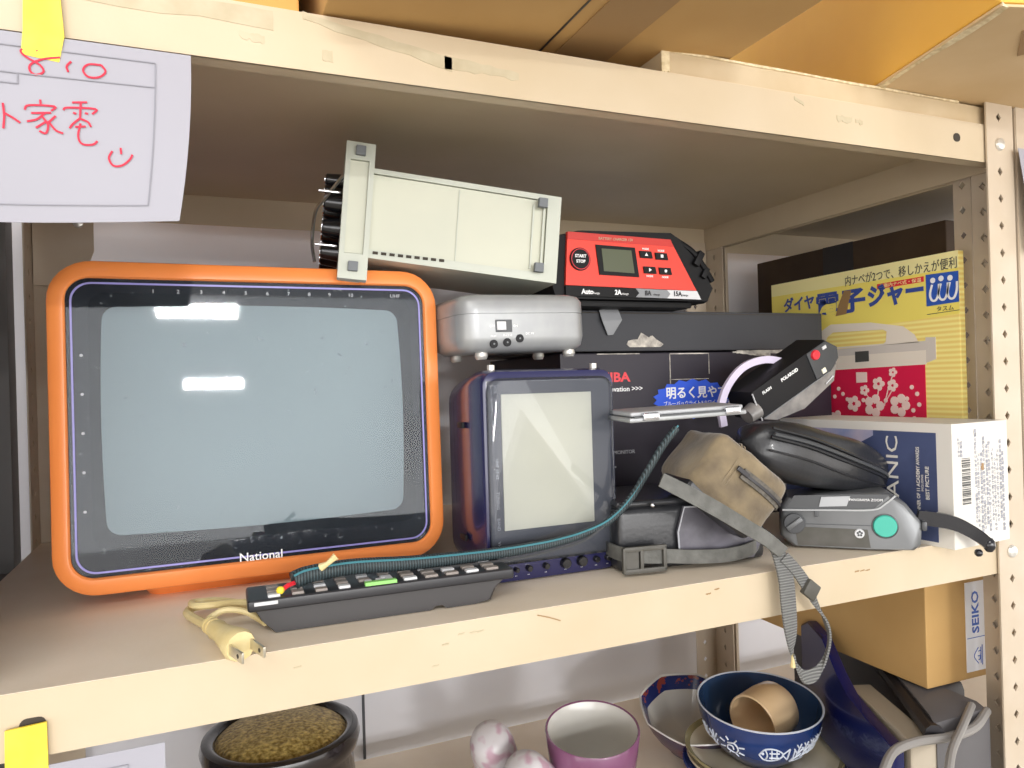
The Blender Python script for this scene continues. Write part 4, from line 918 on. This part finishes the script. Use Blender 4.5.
def on_bowl(a, z, k=.0004): r = bowl_r(z)+k; return Vector((r*math.cos(a), r*math.sin(a), z))
mb = MB(); a0 = math.radians(-122)      # bearing of the side facing the room
def bs(pts, w=.0008, cl=False):
    S = smooth([(p[0], p[1], 0) for p in pts], 4) if len(pts) > 2 else [Vector((pts[0][0]+(pts[1][0]-pts[0][0])*i/6, pts[0][1]+(pts[1][1]-pts[0][1])*i/6, 0)) for i in range(7)]
    mb.tube([on_bowl(a0+s.x/.060, .034+s.y, .0003) for s in S], w, 5)
bs([(-.010, 0), (-.004, .008), (.006, .008), (.014, .001), (.006, -.007), (-.004, -.007), (-.010, 0)]); bs([(.013, .001), (.020, .008)]); bs([(.013, .001), (.020, -.007)]); bs([(.020, .008), (.0195, -.007)])
bs([(-.004, .007), (-.002, 0), (-.004, -.007)]); bs([(.000, .003), (.010, .003)]); bs([(.000, -.003), (.010, -.003)]); bs([(.002, .007), (.003, -.007)]); bs([(.007, .006), (.008, -.005)]); bs([(-.0075, .002), (-.006, .003), (-.006, .001), (-.0075, .002)])
for s in range(4): x = .028+.009*s; bs([(x, -.010+.003*s), (x+.004, .012)]); bs([(x+.002, 0), (x-.003, .007)]); bs([(x+.002, 0), (x+.009, .006)]); bs([(x+.003, .006), (x-.001, .012)]); bs([(x, -.006), (x+.007, -.001)])
bs([(.026, -.012), (.05, -.014)]); bs([(.026, -.012), (.026, .006)])
sx_ = -.038
bs([(sx_-.004, .004), (sx_+.004, .006), (sx_+.007, -.001), (sx_+.002, -.007), (sx_-.005, -.004), (sx_-.004, .001), (sx_+.001, .002), (sx_+.002, -.002)])
for k in range(8):
    a = k*PI/4+.3; bs([(sx_+.0085*math.cos(a), .0085*math.sin(a)), (sx_+.0145*math.cos(a), .0125*math.sin(a))])
for x in (-.062, -.078, .075, .09, .105, .125, .15): bs([(x, -.010), (x+.002, .010)]); bs([(x-.004, .008), (x+.001, 0), (x+.007, .008)]); bs([(x-.004, 0), (x, -.008), (x+.006, 0)])
obj('brush_pattern', mb, M_line2, bw)
t = thing('beige_cup', 'plain beige handleless cup lying on its side inside the blue bowl', 'cup', (.5820, .190, ZL+.0860))
t.rotation_euler = (0, math.radians(-97), math.radians(14)); t.scale = (1.12, 1.12, 1.05)
obj('cup_body', MB().lathe([(0, -.012), (.020, -.012), (.0245, -.006), (.0262, .010), (.0262, .036), (.0250, .0368), (.0240, .036), (.0238, .004), (.018, -.006), (0, -.008)], 40), M_beige, t, 50)

# right end of the lower shelf
bg = thing('carrying_case', 'charcoal soft carrying case with a black edge, under the brown watch carton', 'case', (.60, .006, ZL))
FP = [(0, 0), (.070, 0), (.071, .046), (.106, .050), (.106, .27), (.095, .27), (.090, .132)]
def grow(P, k): c = Vector((.07, .12)); return [tuple(c+(Vector(p)-c)*k) for p in P]
mb = MB(); mb.loft([at_z(FP, 0), at_z(FP, .132), at_z(grow(FP, .97), .139), at_z(grow(FP, .90), .1425)]); obj('case_body', mb, M_bag, bg, 40)
mb = MB(); mb.tube(smooth([(-.001, .001, .131), (.030, .045, .131), (.060, .088, .131), (.0895, .132, .131)], 4), .0085, 10); obj('case_edge', mb, M_bagd, bg)
ang = math.atan2(-.116, -.050)
bd = thing('beige_board', 'thick beige board standing on edge beside the charcoal case', 'board', (.6520, .1180, ZL), ang)
obj('board_body', MB().box((.060, -.0140, .0625), (.124, .024, .125), .002, 2), M_beigeb, bd, 0)
nv = thing('navy_tray', 'glossy deep navy tray standing on edge beside the beige board', 'tray', (.6275, .1300, ZL+.052), ang)
mb = MB(); prof_ = [(-.09, 0), (.118, 0), (.118, .078), (.07, .082), (.03, .088), (.005, .100), (-.03, .125), (-.07, .130), (-.09, .12)]
prof_ = [(x, max(0, z-.012)) for x, z in prof_]; mb.loft([at_y(prof_, -.002), at_y(prof_, -.011), at_y([(x*.985+.001, z*.985) for x, z in prof_], -.013)]); obj('tray_body', mb, M_navyd, nv, 30)
sk = thing('carton', 'brown watch carton with a white and blue brand label, resting on the charcoal case', 'box', (.6490, .052, -.1545), math.radians(-1.5))
obj('carton_body', MB().box((.09, .13, .058), (.18, .26, .116), .0012), M_card, sk, 0)
lbm = obj('brand_label', MB().box((.0720, -.0004, .0515), (.036, .0008, .089)), M_label, sk, 0)
text('SEIKO', .0098, M_bluebox, sk, T(.0715, -.0010, .0445) @ FRONT @ RZ(90), fit=.042, bold=.03)
mb = MB(); stroke(mb, [(.0550, .0405), (.089, .0405)], .0006, y=-.0009)
for pts in (((.0700, .018), (.0720, .018), (.0735, .026), (.0700, .026)), ((.069, .0215), (.0735, .0215)), ((.0700, .0300), (.0640, .0220), (.0700, .014)), ((.0755, .012), (.0755, .032)), ((.0735, .014), (.0735, .030))): stroke(mb, list(pts), .0008, y=-.0009)
obj('label_emblem', mb, M_bluebox, sk, 0)
gcb = thing('power_cable', 'thick grey cable arching in front of the navy tray on the lower shelf', 'cable', (.56, .03, ZL)); base = Vector((.56, .03, ZL))
mb = MB(); mb.tube(smooth(V3([(.505, .010, ZL+.01), (.500, -.004, -.24), (.506, -.0075, -.200), (.520, -.006, -.178), (.545, .004, -.170), (.575, .006, -.169), (.608, .001, -.170), (.640, .000, -.168), (.672, .010, -.163)]), 6), .0040, 10)
mb.tube(smooth(V3([(.560, -.020, ZL+.01), (.562, -.026, -.21), (.570, -.026, -.185), (.592, -.014, -.172), (.625, .000, -.164), (.66, .016, -.158)]), 6), .0036, 10); obj('cable_body', mb, M_greycable, gcb)

# ---------------------------------------------------------------- lamps of the room and an added front fill
def area(name, loc, size, target, power, col=(1, 1, 1)):
    l = bpy.data.lights.new(name, 'AREA'); l.shape = 'RECTANGLE'; l.size, l.size_y = size; l.energy = power; l.color = col
    o = bpy.data.objects.new(name, l); C.objects.link(o); o.location = loc
    o.rotation_euler = (Vector(target)-Vector(loc)).to_track_quat('-Z', 'Y').to_euler(); return o
area('ceiling_tube_light', (0, -8.0, 1.50), (.82, .14), (0, 0, .1), 70, (1, .98, .95))
area('ceiling_tube_light', (.31, -18.0, 1.34), (1.27, .2), (0, 0, .1), 170, (1, .98, .95))
area('added_front_fill', (0, -9.0, .35), (11, 3.0), (0, 0, .35), 270, (.97, .98, 1))  # broad fill panel added to carry light into the shelf bays
area('ceiling_tube_light', (-.9, -1.7, 1.55), (1.5, .7), (.2, 0, 0), 15, (1, .97, .93))

w = bpy.data.worlds.new('World'); bpy.context.scene.world = w; w.use_nodes = True
nt = w.node_tree; bgn = nt.nodes['Background']; bgn.inputs[1].default_value = 1.0
tcw = nt.nodes.new('ShaderNodeTexCoord'); sep = nt.nodes.new('ShaderNodeSeparateXYZ'); nt.links.new(tcw.outputs['Generated'], sep.inputs[0])
mrw = nt.nodes.new('ShaderNodeMapRange'); mrw.inputs['From Min'].default_value = -.25; mrw.inputs['From Max'].default_value = .35; nt.links.new(sep.outputs['Z'], mrw.inputs['Value'])
crw = nt.nodes.new('ShaderNodeValToRGB'); nt.links.new(mrw.outputs['Result'], crw.inputs['Fac']); nt.links.new(crw.outputs['Color'], bgn.inputs[0])
crw.color_ramp.elements[0].color = (2.5, 2.36, 2.2, 1); crw.color_ramp.elements[1].color = (.36, .36, .37, 1)   # added glow from below lifts the shelf undersides, upper half dimmed

# ---------------------------------------------------------------- camera
cd = bpy.data.cameras.new('camera'); co = bpy.data.objects.new('camera', cd); C.objects.link(co)
cd.sensor_width = 36; cd.lens = 736.026/1024*36; cd.clip_start = .01
r = Vector((.92055581, -.38950602, -.02936092)); u = Vector((.02651132, -.01269064, .99956796)); b = Vector((-.38971035, -.92093648, -.00135612))
co.matrix_world = Matrix(((r.x, u.x, b.x, .0101), (r.y, u.y, b.y, -.4501), (r.z, u.z, b.z, .1512), (0, 0, 0, 1)))
bpy.context.scene.camera = co
s = bpy.context.scene
s.view_settings.view_transform = 'Standard'; s.view_settings.look = 'None'; s.view_settings.exposure = .53; s.view_settings.gamma = 1
s.view_settings.use_curve_mapping = False
